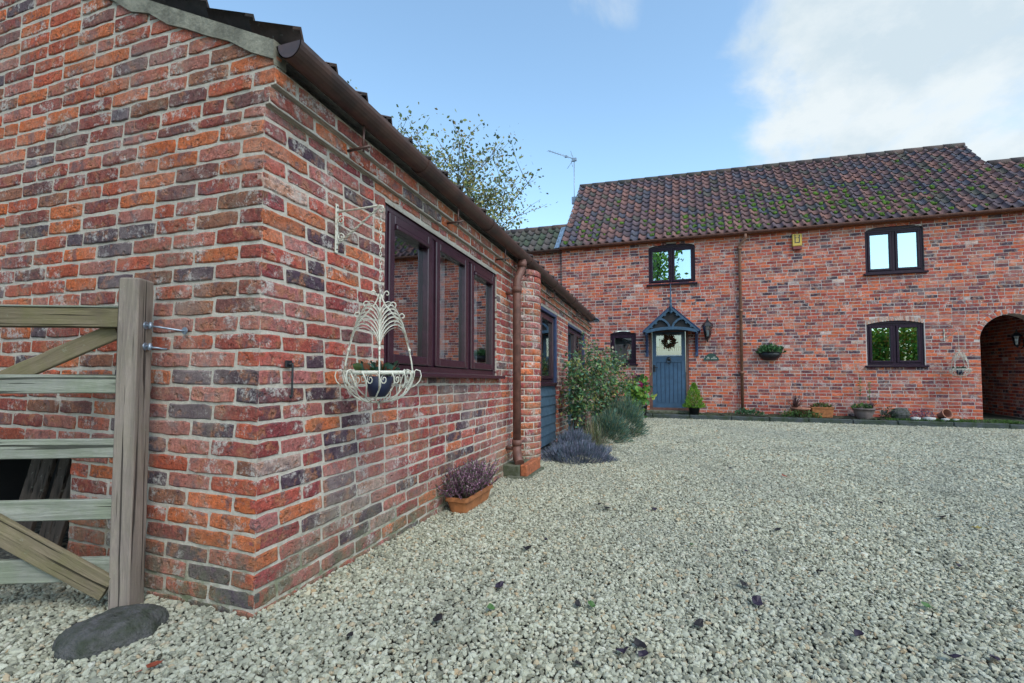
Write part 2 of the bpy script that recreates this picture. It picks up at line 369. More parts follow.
def tag(o, label, cat, group=None):
    o['label'] = label; o['category'] = cat
    if group: o['group'] = group
    return o
def thing(name, label, cat, loc, group=None):
    o = bpy.data.objects.new(name, None); COL.objects.link(o); o.location = loc; o.empty_display_size = .1
    ROOT[o.name] = tuple(loc); return tag(o, label, cat, group)
def struct(o): o['kind'] = 'structure'; return o
def solo(name, mb, mats, label, cat, loc=None, group=None):
    """one-mesh thing whose origin sits at loc (mesh given in world coordinates)"""
    if loc is not None: mb.v = [(a[0]-loc[0], a[1]-loc[1], a[2]-loc[2]) for a in mb.v]
    o = part(name, mb, None, mats)
    if loc is not None: o.location = loc
    return tag(o, label, cat, group)
def copy_tree(o, parent=None):
    c = o.copy(); COL.objects.link(c)
    if parent is not None: c.parent = parent
    for ch in list(o.children): copy_tree(ch, c)
    return c

# ------------------------------------------------------------------ brickwork
PAL_NEAR = [((.58, .155, .060), 5), ((.46, .105, .058), 6), ((.44, .155, .12), 4), ((.31, .08, .065), 4), ((.12, .085, .105), 2.0), ((.20, .085, .080), 2.2), ((.27, .115, .075), 1.6)]
PAL_SIDE = [((.54, .155, .070), 4), ((.44, .100, .080), 6), ((.45, .155, .145), 5), ((.31, .065, .070), 5), ((.085, .050, .075), 2.2), ((.16, .060, .070), 2.4), ((.50, .34, .30), .7)]  # reds pushed towards crimson, putting the cool skylight cast into the brick colour
PAL_FAR = [((.50, .115, .052), 6), ((.36, .072, .048), 6), ((.24, .046, .040), 5), ((.12, .042, .055), 3.2), ((.055, .032, .048), 1.6), ((.36, .14, .105), 2), ((.48, .36, .33), .15)]
def pick(pal):
    w = sum(p[1] for p in pal); x = rnd.random()*w
    for c, k in pal:
        x -= k
        if x <= 0: break
    j = 1+rnd.uniform(-.16, .16); h = rnd.uniform(-.06, .06)
    return (c[0]*j*(1+h), c[1]*j, c[2]*j*(1-h))
def clip_half(poly, hp):
    a, b, c = hp; o = []            # keep a*u+b*v <= c
    for i in range(len(poly)):
        p, q = poly[i], poly[(i+1) % len(poly)]; dp = a*p[0]+b*p[1]-c; dq = a*q[0]+b*q[1]-c
        if dp <= 0: o.append(p)
        if (dp < 0) != (dq < 0) and dp != dq:
            t = dp/(dp-dq); o.append((p[0]+(q[0]-p[0])*t, p[1]+(q[1]-p[1])*t))
    return o
def add_brick(mb, u0, u1, v0, v1, mapf, pal, near, halfs=(), depth=.03, tint=None):
    if near:
        j = .0032; pts = []
        nu = max(2, int((u1-u0)/.045)); nv = 2; cr = .006
        for i in range(nu): pts.append((u0+(u1-u0)*i/nu + (cr if i == 0 else rnd.uniform(-j, j)), v0+rnd.uniform(-j, j)+(0 if i else 0)))
        for i in range(nv): pts.append((u1+rnd.uniform(-j, j), v0+(v1-v0)*i/nv+(cr if i == 0 else 0)))
        for i in range(nu): pts.append((u1-(u1-u0)*i/nu - (cr if i == 0 else rnd.uniform(-j, j)), v1+rnd.uniform(-j, j)))
        for i in range(nv): pts.append((u0+rnd.uniform(-j, j), v1-(v1-v0)*i/nv-(cr if i == 0 else 0)))
    else:
        pts = [(u0, v0), (u1, v0), (u1, v1), (u0, v1)]
    for h in halfs: pts = clip_half(pts, h)
    if len(pts) < 3: return
    us = [p[0] for p in pts]; vs = [p[1] for p in pts]
    if max(us)-min(us) < .02 or max(vs)-min(vs) < .015: return
    cu = sum(us)/len(us); cv = sum(vs)/len(vs); hu = max(us)-cu; hv = max(vs)-cv
    t = tint or pick(pal)
    o = rnd.uniform(-.0025, .003) if near else rnd.uniform(-.002, .003)
    if near:
        e = rnd.uniform(.004, .008)
        ku, kv = 1-e/max(hu, .02), 1-e/max(hv, .015)
        tu, tv = rnd.uniform(-.01, .01), rnd.uniform(-.03, .03)
        r0 = [mapf(cu+(p[0]-cu)*ku, cv+(p[1]-cv)*kv, o+(p[0]-cu)*tu+(p[1]-cv)*tv) for p in pts]
        r1 = [mapf(p[0], p[1], o-.004) for p in pts]; r2 = [mapf(p[0], p[1], -depth) for p in pts]
        n = len(pts); b = len(mb.v); mb.v += [tuple(p) for p in r0+r1+r2]
        fs = [tuple(range(b, b+n))]
        for i in range(n):
            k = (i+1) % n; fs += [(b+i, b+n+i, b+n+k, b+k), (b+n+i, b+2*n+i, b+2*n+k, b+n+k)]
    else:
        r0 = [mapf(p[0], p[1], o) for p in pts]; r1 = [mapf(p[0], p[1], -depth) for p in pts]
        n = len(pts); b = len(mb.v); mb.v += [tuple(p) for p in r0+r1]
        fs = [tuple(range(b, b+n))]+[(b+i, b+n+i, b+n+(i+1) % n, b+(i+1) % n) for i in range(n)]
    for f in fs: mb.f.append(f); mb.m.append(0); mb.t.append(t); mb.sm.append(False)
def add_brick_curved(mb, u0, u1, v0, v1, mapf, pal, depth=.02):
    n = max(2, int((u1-u0)/.03)); t = pick(pal); o = rnd.uniform(-.002, .002); b = len(mb.v); e = .004
    for i in range(n+1):
        u = u0+(u1-u0)*i/n; lo = v0+rnd.uniform(-.002, .002); hi = v1+rnd.uniform(-.002, .002); sh = -.004 if i in (0, n) else 0
        mb.v += [tuple(mapf(u, lo, -depth)), tuple(mapf(u, lo, o-e)), tuple(mapf(u, lo+e, o+sh)), tuple(mapf(u, hi-e, o+sh)), tuple(mapf(u, hi, o-e)), tuple(mapf(u, hi, -depth))]
    for i in range(n):
        for k in range(5): mb.f.append((b+i*6+k, b+(i+1)*6+k, b+(i+1)*6+k+1, b+i*6+k+1)); mb.m.append(0); mb.t.append(t); mb.sm.append(k == 2)
    for i in (0, n): mb.f.append(tuple(b+i*6+k for k in range(6))); mb.m.append(0); mb.t.append(t); mb.sm.append(False)
def intervals(u0, u1, ex, v):
    seg = [(u0, u1)]
    for e in ex:
        r = e(v)
        if not r: continue
        ns = []
        for a, b in seg:
            if r[1] <= a or r[0] >= b: ns.append((a, b)); continue
            if r[0] > a: ns.append((a, r[0]))
            if r[1] < b: ns.append((r[1], b))
        seg = ns
    return seg
def brick_wall(mb, mapf, u0, u1, v0, v1, course, length, joint, pal, near=True, ex=(), halfs=(), depth=.03, corner=0, mstep=.04, rec=.0055, hdr=.06, mortar=True, umort=None):
    k = 0; v = v0 if course < 5 else v1
    while v < v1-.02:
        va, vb = v+joint/2, min(v+course, v1)-joint/2
        head = (k % 2 == corner)
        first = (length/2-joint*.1) if head else length
        flem = rnd.random() < hdr
        edges = [u0]; u = u0+first
        while u < u1:
            edges.append(u+rnd.uniform(-.008, .008)); u += (length*.52 if (rnd.random() < (.45 if flem else hdr)) else length)+rnd.uniform(-.006, .006)
        edges.append(u1)
        vm = (va+vb)/2; segs = intervals(u0, u1, ex, vm)
        wob = rnd.uniform(-.002, .002) if near else 0
        for a, b in segs:
            cuts = [a]+[e for e in edges if a+.05 < e < b-.05]+[b]
            for i in range(len(cuts)-1):
                p = cuts[i]+(joint/2 if cuts[i] not in (a,) else 0); q = cuts[i+1]-(joint/2 if cuts[i+1] not in (b,) else 0)
                if q-p < .03: continue
                add_brick(mb, p, q, va+wob, vb+wob, mapf, pal, near, halfs, depth)
        v += course; k += 1
    if not mortar: return
    w = v0; um0 = u0 if umort is None else umort
    while w < v1-1e-6:
        w2 = min(w+mstep, v1)
        for a, b in intervals(um0, u1, ex, (w+w2)/2):
            n = max(1, int((b-a)/.6)) if near else 1
            for i in range(n):
                pts = [(a+(b-a)*i/n, w), (a+(b-a)*(i+1)/n, w), (a+(b-a)*(i+1)/n, w2), (a+(b-a)*i/n, w2)]
                for h in halfs: pts = clip_half(pts, h)
                if len(pts) >= 3: mb.face([mapf(p[0], p[1], -rec) for p in pts], 1)
        w = w2
def rect_ex(a, b, c, d): return lambda v: (a, b) if c < v < d else None
def arch_ex(a, b, c, spring, rise):
    """segmental or semicircular head"""
    hw = (b-a)/2; cx = (a+b)/2; rad = (hw*hw+rise*rise)/(2*rise); cz = spring+rise-rad
    def f(v):
        if v < c or v > spring+rise: return None
        if v <= spring: return (a, b)
        h = math.sqrt(max(0, rad*rad-(v-cz)**2)); return (cx-h, cx+h)
    return f

# ------------------------------------------------------------------ ground
XW, YG, YF = -1.721, 1.598, 13.26
KY = 12.68                                   # front of the kerb at the foot of the house
def gz(x, y):
    base = -0.0136*max(0, min(y, KY)-YG)
    return base
g = MB()
xs = [-400, -120, -50, -24] + [-14+i*1.0 for i in range(39)] + [30, 50, 120, 400]
ys = [-400, -120, -50, -22] + [-12+i*1.0 for i in range(45)] + [38, 60, 130, 500]
b0 = 0
for y in ys:
    for x in xs: g.v.append((x, y, gz(x, y)-.012))
nx = len(xs)
for j in range(len(ys)-1):
    for i in range(nx-1):
        g.f.append((j*nx+i, j*nx+i+1, (j+1)*nx+i+1, (j+1)*nx+i)); far = abs(xs[i]) > 15 or ys[j] < -12 or ys[j] > 14
        g.m.append(1 if far else 0); g.t.append((1, 1, 1)); g.sm.append(True)
struct(part('ground', g, None, [M['ground'], M['grass']]))

# gravel: loose limestone chips instanced on points scattered over the yard
P = []
def fill(x0, x1, y0, y1, s, cond):
    X, Y = np.meshgrid(np.arange(x0, x1, s), np.arange(y0, y1, s)); X = X.ravel()+nr.uniform(-.5, .5, X.size)*s; Y = Y.ravel()+nr.uniform(-.5, .5, Y.size)*s
    k = cond(X, Y) & ~((X < XW-.005) & (Y > YG-.012) & (Y < 9.75)); X, Y = X[k], Y[k]
    P.append(np.stack([X, Y, -0.0136*np.clip(np.minimum(Y, KY)-YG, 0, None), np.full(X.size, s)], 1))
dist = lambda X, Y: np.hypot(X, Y)
fill(-3.7, 3.6, .3, 3.6, .0148, lambda X, Y: (dist(X, Y) < 3.6))
fill(-4.4, 6.6, -.6, 6.6, .0168, lambda X, Y: (dist(X, Y) < 6.6) & ((dist(X, Y) >= 3.6) | (Y <= .3)) & (Y > (X-2)*.3-.5))
fill(-4.4, 12, -.6, KY+.01, .0235, lambda X, Y: (dist(X, Y) >= 6.6) & (Y > (X-2)*.35-.5) & ((X > XW) | (Y < 2)))
P = np.concatenate(P)
gm = bpy.data.meshes.new('gravel'); n = len(P)
co = P[:, :3].copy(); co[:, 2] += nr.uniform(-.006, .004, n)
gm.vertices.add(n); gm.vertices.foreach_set('co', co.astype(np.float32).ravel())
rr = gm.attributes.new('rot', 'FLOAT_VECTOR', 'POINT'); ro = np.stack([nr.normal(0, .45, n), nr.normal(0, .45, n), nr.uniform(0, 6.28, n)], 1); rr.data.foreach_set('vector', ro.astype(np.float32).ravel())
ss = gm.attributes.new('sz', 'FLOAT_VECTOR', 'POINT'); k = (P[:, 3]*.60*np.exp(nr.normal(0, .22, n)))[:, None]
ss.data.foreach_set('vector', (k*np.stack([nr.uniform(.85, 1.3, n), nr.uniform(.75, 1.05, n), nr.uniform(.5, .75, n)], 1)).astype(np.float32).ravel())
go = bpy.data.objects.new('gravel', gm); COL.objects.link(go); gm.materials.append(M['gravel'])
tag(go, 'pale grey and buff limestone chippings covering the whole courtyard', 'gravel'); go['kind'] = 'stuff'
ng = bpy.data.node_groups.new('chips', 'GeometryNodeTree')
ng.interface.new_socket('Geometry', in_out='INPUT', socket_type='NodeSocketGeometry'); ng.interface.new_socket('Geometry', in_out='OUTPUT', socket_type='NodeSocketGeometry')
gi = ng.nodes.new('NodeGroupInput'); gout = ng.nodes.new('NodeGroupOutput')
joins = ng.nodes.new('GeometryNodeJoinGeometry')
for i in range(5):
    ic = ng.nodes.new('GeometryNodeMeshIcoSphere'); ic.inputs['Radius'].default_value = 1; ic.inputs['Subdivisions'].default_value = 2
    sp = ng.nodes.new('GeometryNodeSetPosition'); nn = ng.nodes.new('ShaderNodeTexNoise'); nn.noise_dimensions = '4D'; nn.inputs['W'].default_value = i*3.7; nn.inputs['Scale'].default_value = 1.1; nn.inputs['Detail'].default_value = 1
    sub = ng.nodes.new('ShaderNodeVectorMath'); sub.operation = 'SUBTRACT'; sub.inputs[1].default_value = (.5, .5, .5)
    scl = ng.nodes.new('ShaderNodeVectorMath'); scl.operation = 'SCALE'; scl.inputs['Scale'].default_value = 1.9
    ng.links.new(nn.outputs['Color'], sub.inputs[0]); ng.links.new(sub.outputs[0], scl.inputs[0]); ng.links.new(scl.outputs[0], sp.inputs['Offset']); ng.links.new(ic.outputs[0], sp.inputs['Geometry'])
    sm = ng.nodes.new('GeometryNodeSetMaterial'); sm.inputs['Material'].default_value = M['gravel']; ng.links.new(sp.outputs[0], sm.inputs[0])
    g2 = ng.nodes.new('GeometryNodeGeometryToInstance'); ng.links.new(sm.outputs[0], g2.inputs[0]); ng.links.new(g2.outputs[0], joins.inputs[0])
iop = ng.nodes.new('GeometryNodeInstanceOnPoints'); iop.inputs['Pick Instance'].default_value = True
ri = ng.nodes.new('FunctionNodeRandomValue'); ri.data_type = 'INT'; ri.inputs['Min'].default_value = 0; ri.inputs['Max'].default_value = 4
ra = ng.nodes.new('GeometryNodeInputNamedAttribute'); ra.data_type = 'FLOAT_VECTOR'; ra.inputs[0].default_value = 'rot'
sa = ng.nodes.new('GeometryNodeInputNamedAttribute'); sa.data_type = 'FLOAT_VECTOR'; sa.inputs[0].default_value = 'sz'
ng.links.new(gi.outputs[0], iop.inputs['Points']); ng.links.new(joins.outputs[0], iop.inputs['Instance'])
ng.links.new([o for o in ri.outputs if o.type == 'INT'][0], iop.inputs['Instance Index'])
ng.links.new(ra.outputs[0], iop.inputs['Rotation']); ng.links.new(sa.outputs[0], iop.inputs['Scale']); ng.links.new(iop.outputs[0], gout.inputs[0])
mod = go.modifiers.new('chips', 'NODES'); mod.node_group = ng

# ------------------------------------------------------------------ windows
def bxm(mb, mapf, u0, u1, v0, v1, d0, d1, m=0, bev=0): mb.box((u0, v0, d0), (u1, v1, d1), m, mapf=mapf, bev=bev)
def head_strip(mb, mapf, u0, u1, spring, rise, vbot, d0, d1, n=12):
    """frame head with a curved top edge, flat bottom at vbot"""
    hw = (u1-u0)/2; cx = (u0+u1)/2; rad = (hw*hw+rise*rise)/(2*rise); cz = spring+rise-rad
    top = lambda u: cz+math.sqrt(max(0, rad*rad-(u-cx)**2))
    for i in range(n):
        a = u0+(u1-u0)*i/n; b = u0+(u1-u0)*(i+1)/n
        p = [mapf(a, vbot, d1), mapf(b, vbot, d1), mapf(b, top(b), d1), mapf(a, top(a), d1)]; q = [mapf(a, vbot, d0), mapf(b, vbot, d0), mapf(b, top(b), d0), mapf(a, top(a), d0)]
        mb.face(p); mb.face([p[3], p[2], q[2], q[3]]); mb.face([p[0], q[0], q[1], p[1]])
def window(parent, mapf, u0, u1, v0, v1, n, mat, glass, rise=0, tilt=(), fr=.055, sash=.055, gap=.02, d=-.035, sill=.05, silldrop=.045, sillproj=.07, bar=False, curtains=(), splits=None, room=.5, cmat='curtain', drip=()):
    w = MB(); th = .05
    bxm(w, mapf, u0, u0+fr, v0, v1, d-.05, d, bev=.004); bxm(w, mapf, u1-fr, u1, v0, v1, d-.05, d, bev=.004)
    bxm(w, mapf, u0+fr, u1-fr, v0, v0+fr, d-.05, d-.002, bev=.004)
    if rise: head_strip(w, mapf, u0, u1, v1, rise, v1-fr, d-.05, d+.003)
    bxm(w, mapf, u0+fr, u1-fr, v1-fr, v1, d-.05, d-.002, bev=.004)
    sp = splits or [u0+(u1-u0)*i/n for i in range(1, n)]
    for s_ in sp: bxm(w, mapf, s_-.028, s_+.028, v0+fr, v1-fr, d-.05, d-.004, bev=.004)
    wo = part('window', w, parent, M[mat])
    ed = [u0+fr]+[x for s_ in sp for x in (s_-.028, s_+.028)]+[u1-fr]
    for i in range(n):
        a, b = ed[2*i]+.004, ed[2*i+1]-.004; c = MB(); lo, hi = v0+fr+.004, v1-fr-.004
        for (p, q, r_, s_) in ((a, a+sash, lo, hi), (b-sash, b, lo, hi), (a+sash, b-sash, lo, lo+sash), (a+sash, b-sash, hi-sash, hi)): bxm(c, mapf, p, q, r_, s_, d-.04, d+.014, bev=.006)
        if i in drip: bxm(c, mapf, a+sash, b-sash, hi-sash-.035, hi-sash-.003, d-.03, d+.03, bev=.006)
        part('casement', c, wo, M[mat])
        pm = MB(); tl = tilt[i] if tilt else 0; pm.face([mapf(a+sash-.003, lo+sash-.003, d-.02+tl), mapf(b-sash+.003, lo+sash-.003, d-.02-tl), mapf(b-sash+.003, hi-sash+.003, d-.02-tl), mapf(a+sash-.003, hi-sash+.003, d-.02+tl)])
        part('pane', pm, wo, M[glass])
    s = MB(); bxm(s, mapf, u0-.05*(sill > 0), u1+.05*(sill > 0), v0-silldrop, v0-.002, d-.04, sillproj, bev=.006)
    part('sill', s, wo, M[mat])
    if curtains:
        for (ca, cb, va, vb) in curtains:
            c = MB(); nn = 14
            for i in range(nn):
                a = ca+(cb-ca)*i/nn; b = ca+(cb-ca)*(i+1)/nn; da = d-.13-.02*math.sin(i*1.7); db = d-.13-.02*math.sin((i+1)*1.7)
                c.face([mapf(a, va, da), mapf(b, va, db), mapf(b, vb, db), mapf(a, vb, da)], smooth=True)
            part('curtain', c, wo, M[cmat])
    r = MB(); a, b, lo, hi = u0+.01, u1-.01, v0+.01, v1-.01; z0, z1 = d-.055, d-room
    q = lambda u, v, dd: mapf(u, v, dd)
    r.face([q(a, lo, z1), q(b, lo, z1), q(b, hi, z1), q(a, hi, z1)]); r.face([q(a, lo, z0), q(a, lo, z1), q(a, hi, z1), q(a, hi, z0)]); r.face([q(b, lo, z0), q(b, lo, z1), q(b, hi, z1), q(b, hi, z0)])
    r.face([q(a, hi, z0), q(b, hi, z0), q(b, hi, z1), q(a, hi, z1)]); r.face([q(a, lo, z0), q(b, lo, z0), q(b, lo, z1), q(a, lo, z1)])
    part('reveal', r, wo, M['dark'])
    return wo
def reveal(mb, mapf, u0, u1, v0, v1, dep, m=1, top=True, bot=True):
    f = lambda a, b, c, e: mb.face([mapf(a, b, -.004), mapf(c, e, -.004), mapf(c, e, -dep), mapf(a, b, -dep)], m)
    f(u0, v0, u0, v1); f(u1, v0, u1, v1)
    if top: f(u0, v1, u1, v1)
    if bot: f(u0, v0, u1, v0)

# ------------------------------------------------------------------ the near outbuilding
OB = thing('brick_outbuilding', 'long low outbuilding of old red brick with pantile roof, nearest the viewer on the left', 'outbuilding', (XW, YG, 0))
tp = lambda y: 1-.0217*(y-YG)                                   # the old side wall sinks a little along its length
side = lambda u, v, d: (XW+d, YG+u, v*tp(YG+u))
gable = lambda u, v, d: (XW-u, YG-d, v)
CH = .0795; BL = .272; JT = .0135
SL = .485; VT = lambda u: 2.60+SL*u                              # top of the gable brickwork under the verge
w = MB()
gy = 3.35
# gable: corner at u=0, low opening beyond u=1.235
GW = 6.9; AP = GW/2
hole = rect_ex(1.24, 2.9, -.1, .66)
brick_wall(w, gable, 0, GW, -.06, 2.225, CH, BL, JT, PAL_NEAR, ex=[hole], corner=0, hdr=.05)
brick_wall(w, gable, -.03, GW, 2.225, 2.305, CH, BL, JT, PAL_NEAR, halfs=[(-SL, 1, 2.458), (SL, 1, 2.458+SL*GW)], corner=1)
brick_wall(w, gable, -.06, GW, 2.305, 2.385, CH, BL, JT, PAL_NEAR, halfs=[(-SL, 1, 2.458), (SL, 1, 2.458+SL*GW)], corner=0)
brick_wall(w, gable, -.06, GW, 2.385, 2.458+SL*AP, CH, BL, JT, PAL_NEAR, halfs=[(-SL, 1, 2.458), (SL, 1, 2.458+SL*GW)], corner=1)
# the hole's sides
w.face([gable(1.24, -.1, -.004), gable(1.24, .66, -.004), gable(1.24, .66, -.12), gable(1.24, -.1, -.12)], 1)
w.face([gable(1.24, .66, -.004), gable(2.9, .66, -.004), gable(2.9, .66, -.12), gable(1.24, .66, -.12)], 1)
part('wall', w, OB, [M['brick_near'], M['mortar']], label='end gable wall of orange and purple weathered brick')
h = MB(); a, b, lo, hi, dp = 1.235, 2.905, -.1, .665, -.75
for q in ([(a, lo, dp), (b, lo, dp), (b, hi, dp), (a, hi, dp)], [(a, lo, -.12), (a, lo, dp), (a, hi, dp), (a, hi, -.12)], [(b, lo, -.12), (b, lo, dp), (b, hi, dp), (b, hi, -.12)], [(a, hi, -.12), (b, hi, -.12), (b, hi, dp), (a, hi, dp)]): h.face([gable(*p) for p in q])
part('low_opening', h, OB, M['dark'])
# side wall
w = MB()
W1 = (2.53-YG, 4.46-YG, 1.06, 2.15)
E1 = 4.95-YG
brick_wall(w, side, 0, E1, -.06, 2.225, CH, BL, JT, PAL_SIDE, ex=[rect_ex(*W1)], corner=1, umort=.006, hdr=.08)
REC = -.05; LEN = 9.7-YG
recm = lambda u, v, d: side(u, v, REC+d)
for lo, hi, pr in ((2.225, 2.305, .03), (2.305, 2.385, .06)):
    mp_ = (lambda pr: (lambda u, v, d: side(u, v, pr+d)))(pr)
    brick_wall(w, mp_, 0, LEN, lo, hi, CH, BL, JT, PAL_NEAR[:5], corner=0 if pr > .05 else 1, rec=.004)
    w.box((.005, lo, -.1), (LEN, hi, -.012), 1, mapf=mp_)
brick_wall(w, side, E1, LEN, 2.145, 2.225, CH, BL, JT, PAL_SIDE)
bxm(w, side, E1+.02, LEN, 2.12, 2.22, -.12, -.012, 1)
reveal(w, side, *W1, .09)
# plain rear and end walls, hidden from the yard
bxm(w, side, LEN, LEN+.01, -.1, 2.38, -GW+.02, -.12, 1)
w.box((XW-GW, YG+.05, -.1), (XW-GW+.2, YG+LEN-.01, 2.35), 1)
w.face([(XW-.02, YG+LEN, 2.2), (XW-GW, YG+LEN, 2.2), (XW-AP, YG+LEN, 2.3+SL*AP-.3)], 1)
part('wall', w, OB, [M['brick_near'], M['mortar']], label='long side wall of red and purple brick, crimson skylight cast painted in, facing the courtyard')
# bullnosed pier
w = MB(); PR = .235; PYc = 5.2
def pierm(u, v, d):
    a = -math.pi/2+u/PR; r = PR+d; y = PYc+r*math.sin(a); return (XW+r*math.cos(a), y, v*tp(y))
v = .04; k = 0
while v < 2.28:
    us = [0, .24, .48, .74] if k % 2 else [0, .12, .37, .62, .74]
    for i in range(len(us)-1): add_brick_curved(w, us[i]+.006, us[i+1]-.006, v+.006, v+CH-.006, pierm, PAL_SIDE[:4])
    v += CH; k += 1
w2 = MB(); w2.lathe([(PR-.006, 0), (PR-.006, 2.26*tp(PYc)), (0, 2.26*tp(PYc))], (XW, PYc, 0), n=32, m=1)
w.add(w2.v, w2.f, 1)
part('pier', w, OB, [M['brick_near'], M['mortar']], label='rounded brick pier beside the downpipe')
for yc, wd in ((7.34, .68), (9.45, .5)):
    w = MB()
    mpp = (lambda y0: (lambda u, v, d: side(y0-YG+u, v, d)))(yc-wd/2)
    brick_wall(w, mpp, 0, wd, -.1, 2.145, CH, BL*.95, JT, PAL_SIDE, hdr=.3)
    mpf = (lambda y0: (lambda u, v, d: (XW-u, y0-d, v*tp(y0))))(yc-wd/2)
    brick_wall(w, mpf, 0, .09, -.1, 2.145, CH, BL, JT, PAL_SIDE)
    w.box((XW-.012, yc-wd/2+.012, -.1), (XW-.14, yc+wd/2, 2.13*tp(yc)), 1)
    part('pier', w, OB, [M['brick_near'], M['mortar']], label='square brick pier between the blue panels')
# glazed bays with weatherboards
for (ya, yb, lab) in ((5.36, 6.995, 1), (7.685, 9.195, 2)):
    mm = lambda u, v, d: side(u-YG, v, REC+d)
    c = MB(); nb = 6; lo, hi = .03, .925
    for i in range(nb):
        a = lo+(hi-lo)*i/nb; b = lo+(hi-lo)*(i+1)/nb
        c.face([mm(ya, a, .022), mm(yb, a, .022), mm(yb, b, .004), mm(ya, b, .004)]); c.face([mm(ya, a, .022), mm(yb, a, .022), mm(yb, a, .002), mm(ya, a, .002)])
    part('weatherboarding', c, OB, M['boards'])
    c = MB(); bxm(c, mm, ya, ya+.06, .93, 2.14, -.05, .035, bev=.004); bxm(c, mm, yb-.06, yb, .93, 2.14, -.05, .035, bev=.004); bxm(c, mm, ya+.06, yb-.06, 2.07, 2.14, -.05, .035, bev=.004)
    part('bay_frame', c, OB, M['dark_blue'])
    window(OB, mm, ya+.062, yb-.062, .985, 2.068, 2, 'upvc_near', 'glass', d=.0, fr=.05, sash=.05, sill=0, sillproj=.05, silldrop=.055)
window(OB, side, *W1, 3, 'upvc_near', 'glass', d=-.018, fr=.05, sash=.062, sill=1, sillproj=.075, silldrop=.035, drip=(0, 2), tilt=(.010, 0, 0), curtains=((1.74, 1.98, 1.13, 2.08), (2.40, 2.66, 1.13, 2.08)))
# inner casement stay: pale rod seen through the first pane
c = MB(); c.tube([side(1.02, 1.22, -.09), side(1.38, 1.20, -.09)], .011, 6); c.tube([side(1.36, 1.19, -.09), side(1.36, 1.31, -.09)], .008, 6)
part('curtain_rail', c, OB, M['white'])
# verge mortar
c = MB(); n = 26
for sgn in (0, 1):
    for i in range(n):
        a = -.06+(AP+.06)*i/n; b = -.06+(AP+.06)*(i+1)/n
        f = lambda u: gable(u if not sgn else GW-u, 0, 0)[0]
        z0 = lambda u: 2.446+SL*u+rnd.uniform(-.02, .016); ta = lambda u: 2.520+SL*u
        if i == 0: pz = z0(a)
        nz = z0(b)
        X0, X1 = f(a), f(b); y = YG-.012; y2 = YG+.01
        c.face([(X0, y, pz), (X1, y, nz), (X1, y-.004, ta(b)), (X0, y-.004, ta(a))]); c.face([(X0, y, pz), (X1, y, nz), (X1, y2, nz), (X0, y2, pz)])
        c.face([(X0, y-.004, ta(a)), (X1, y-.004, ta(b)), (X1, y2+.1, ta(b)), (X0, y2+.1, ta(a))]); pz = nz
c.face([(XW+.06, YG-.012, 2.385), (XW+.06, YG-.016, 2.493), (XW+.06, YG+.06, 2.493), (XW+.06, YG+.06, 2.385)])
part('verge_mortar', c, OB, M['cement'])

# pantiles -----------------------------------------------------------------
def pan(s):          # S-profile across one tile, 0..1
    return .037*math.cos(2*math.pi*(s-.12)) + .013*math.cos(4*math.pi*(s-.12))
def pantiles(mb, f, u0, u1, s1, tw, gauge, pal, nseg=7, lift=.03, thick=.014, jit=.004, smax=None, ushift=0):
    """f(u, s, h): along the eaves, up the slope, above the slope"""
    nc = int(round((u1-u0)/tw)); tw = (u1-u0)/nc
    for i in range(nc):
        ua = u0+i*tw; sm_ = s1 if smax is None else smax(ua+tw/2); nrw = max(1, int(round(s1/gauge))); ga = sm_/nrw
        for r in range(nrw):
            a = r*ga-(.0 if r else .0); b = a+ga+.012; j = rnd.uniform(-jit, jit); k = rnd.uniform(-jit, jit); t = pick(pal); top = []; low = []; thk = []
            lf = lift+rnd.uniform(-.004, .006)
            for q in range(nseg+1):
                x = q/nseg; u = ua+tw*x*1.04+k; h = pan(x)
                low.append(f(u, a+j, h+lf)); top.append(f(u, b+j, h)); thk.append(f(u, a+j, h+lf-thick))
            base = len(mb.v); mb.v += low+top+thk; n1 = nseg+1
            for q in range(nseg):
                mb.f.append((base+q, base+q+1, base+n1+q+1, base+n1+q)); mb.m.append(0); mb.t.append(t); mb.sm.append(True)
                mb.f.append((base+q, base+2*n1+q, base+2*n1+q+1, base+q+1)); mb.m.append(0); mb.t.append(t); mb.sm.append(False)
PAL_T = [((.150, .078, .078), 6), ((.125, .070, .080), 5), ((.085, .060, .080), 4), ((.065, .065, .095), 3), ((.19, .095, .088), 2), ((.07, .065, .060), 2)]
PAL_TD = [((.060, .045, .048), 5), ((.085, .055, .050), 3), ((.05, .045, .04), 2)]
c = MB(); LS = (AP+.14)*math.hypot(1, SL); cs, sn = 1/math.hypot(1, SL), SL/math.hypot(1, SL)
EX, EZ = XW+.145, 2.462
def nroof(u, s, h):
    y = YG-.022+u; return (EX-s*cs+h*sn, y, (EZ+s*sn+h*cs)*tp(y))
pantiles(c, nroof, 0, LEN+.1, LS, .235, .30, PAL_TD, jit=.008)
def nroof2(u, s, h):
    y = YG-.022+u; X = 2*(XW-AP)-EX; return (X+s*cs-h*sn, y, (EZ+s*sn+h*cs)*tp(y))
pantiles(c, nroof2, 0, LEN+.1, LS, .235, .30, PAL_TD, nseg=4)
for fn in (nroof, nroof2): c.face([fn(.02, .01, -.03), fn(LEN+.08, .01, -.03), fn(LEN+.08, LS, -.03), fn(.02, LS, -.03)])
part('roof', c, OB, M['tile'])
c = MB()
for i in range(22):
    y = YG-.05+i*(LEN+.1)/22; zz = (EZ+LS*sn+.0)*tp(y)
    c.tube([(XW-AP, y, zz), (XW-AP, y+.40, zz-.003)], [.115, .105], 12, t=pick(PAL_TD))
part('ridge_tile', c, OB, M['tile'])
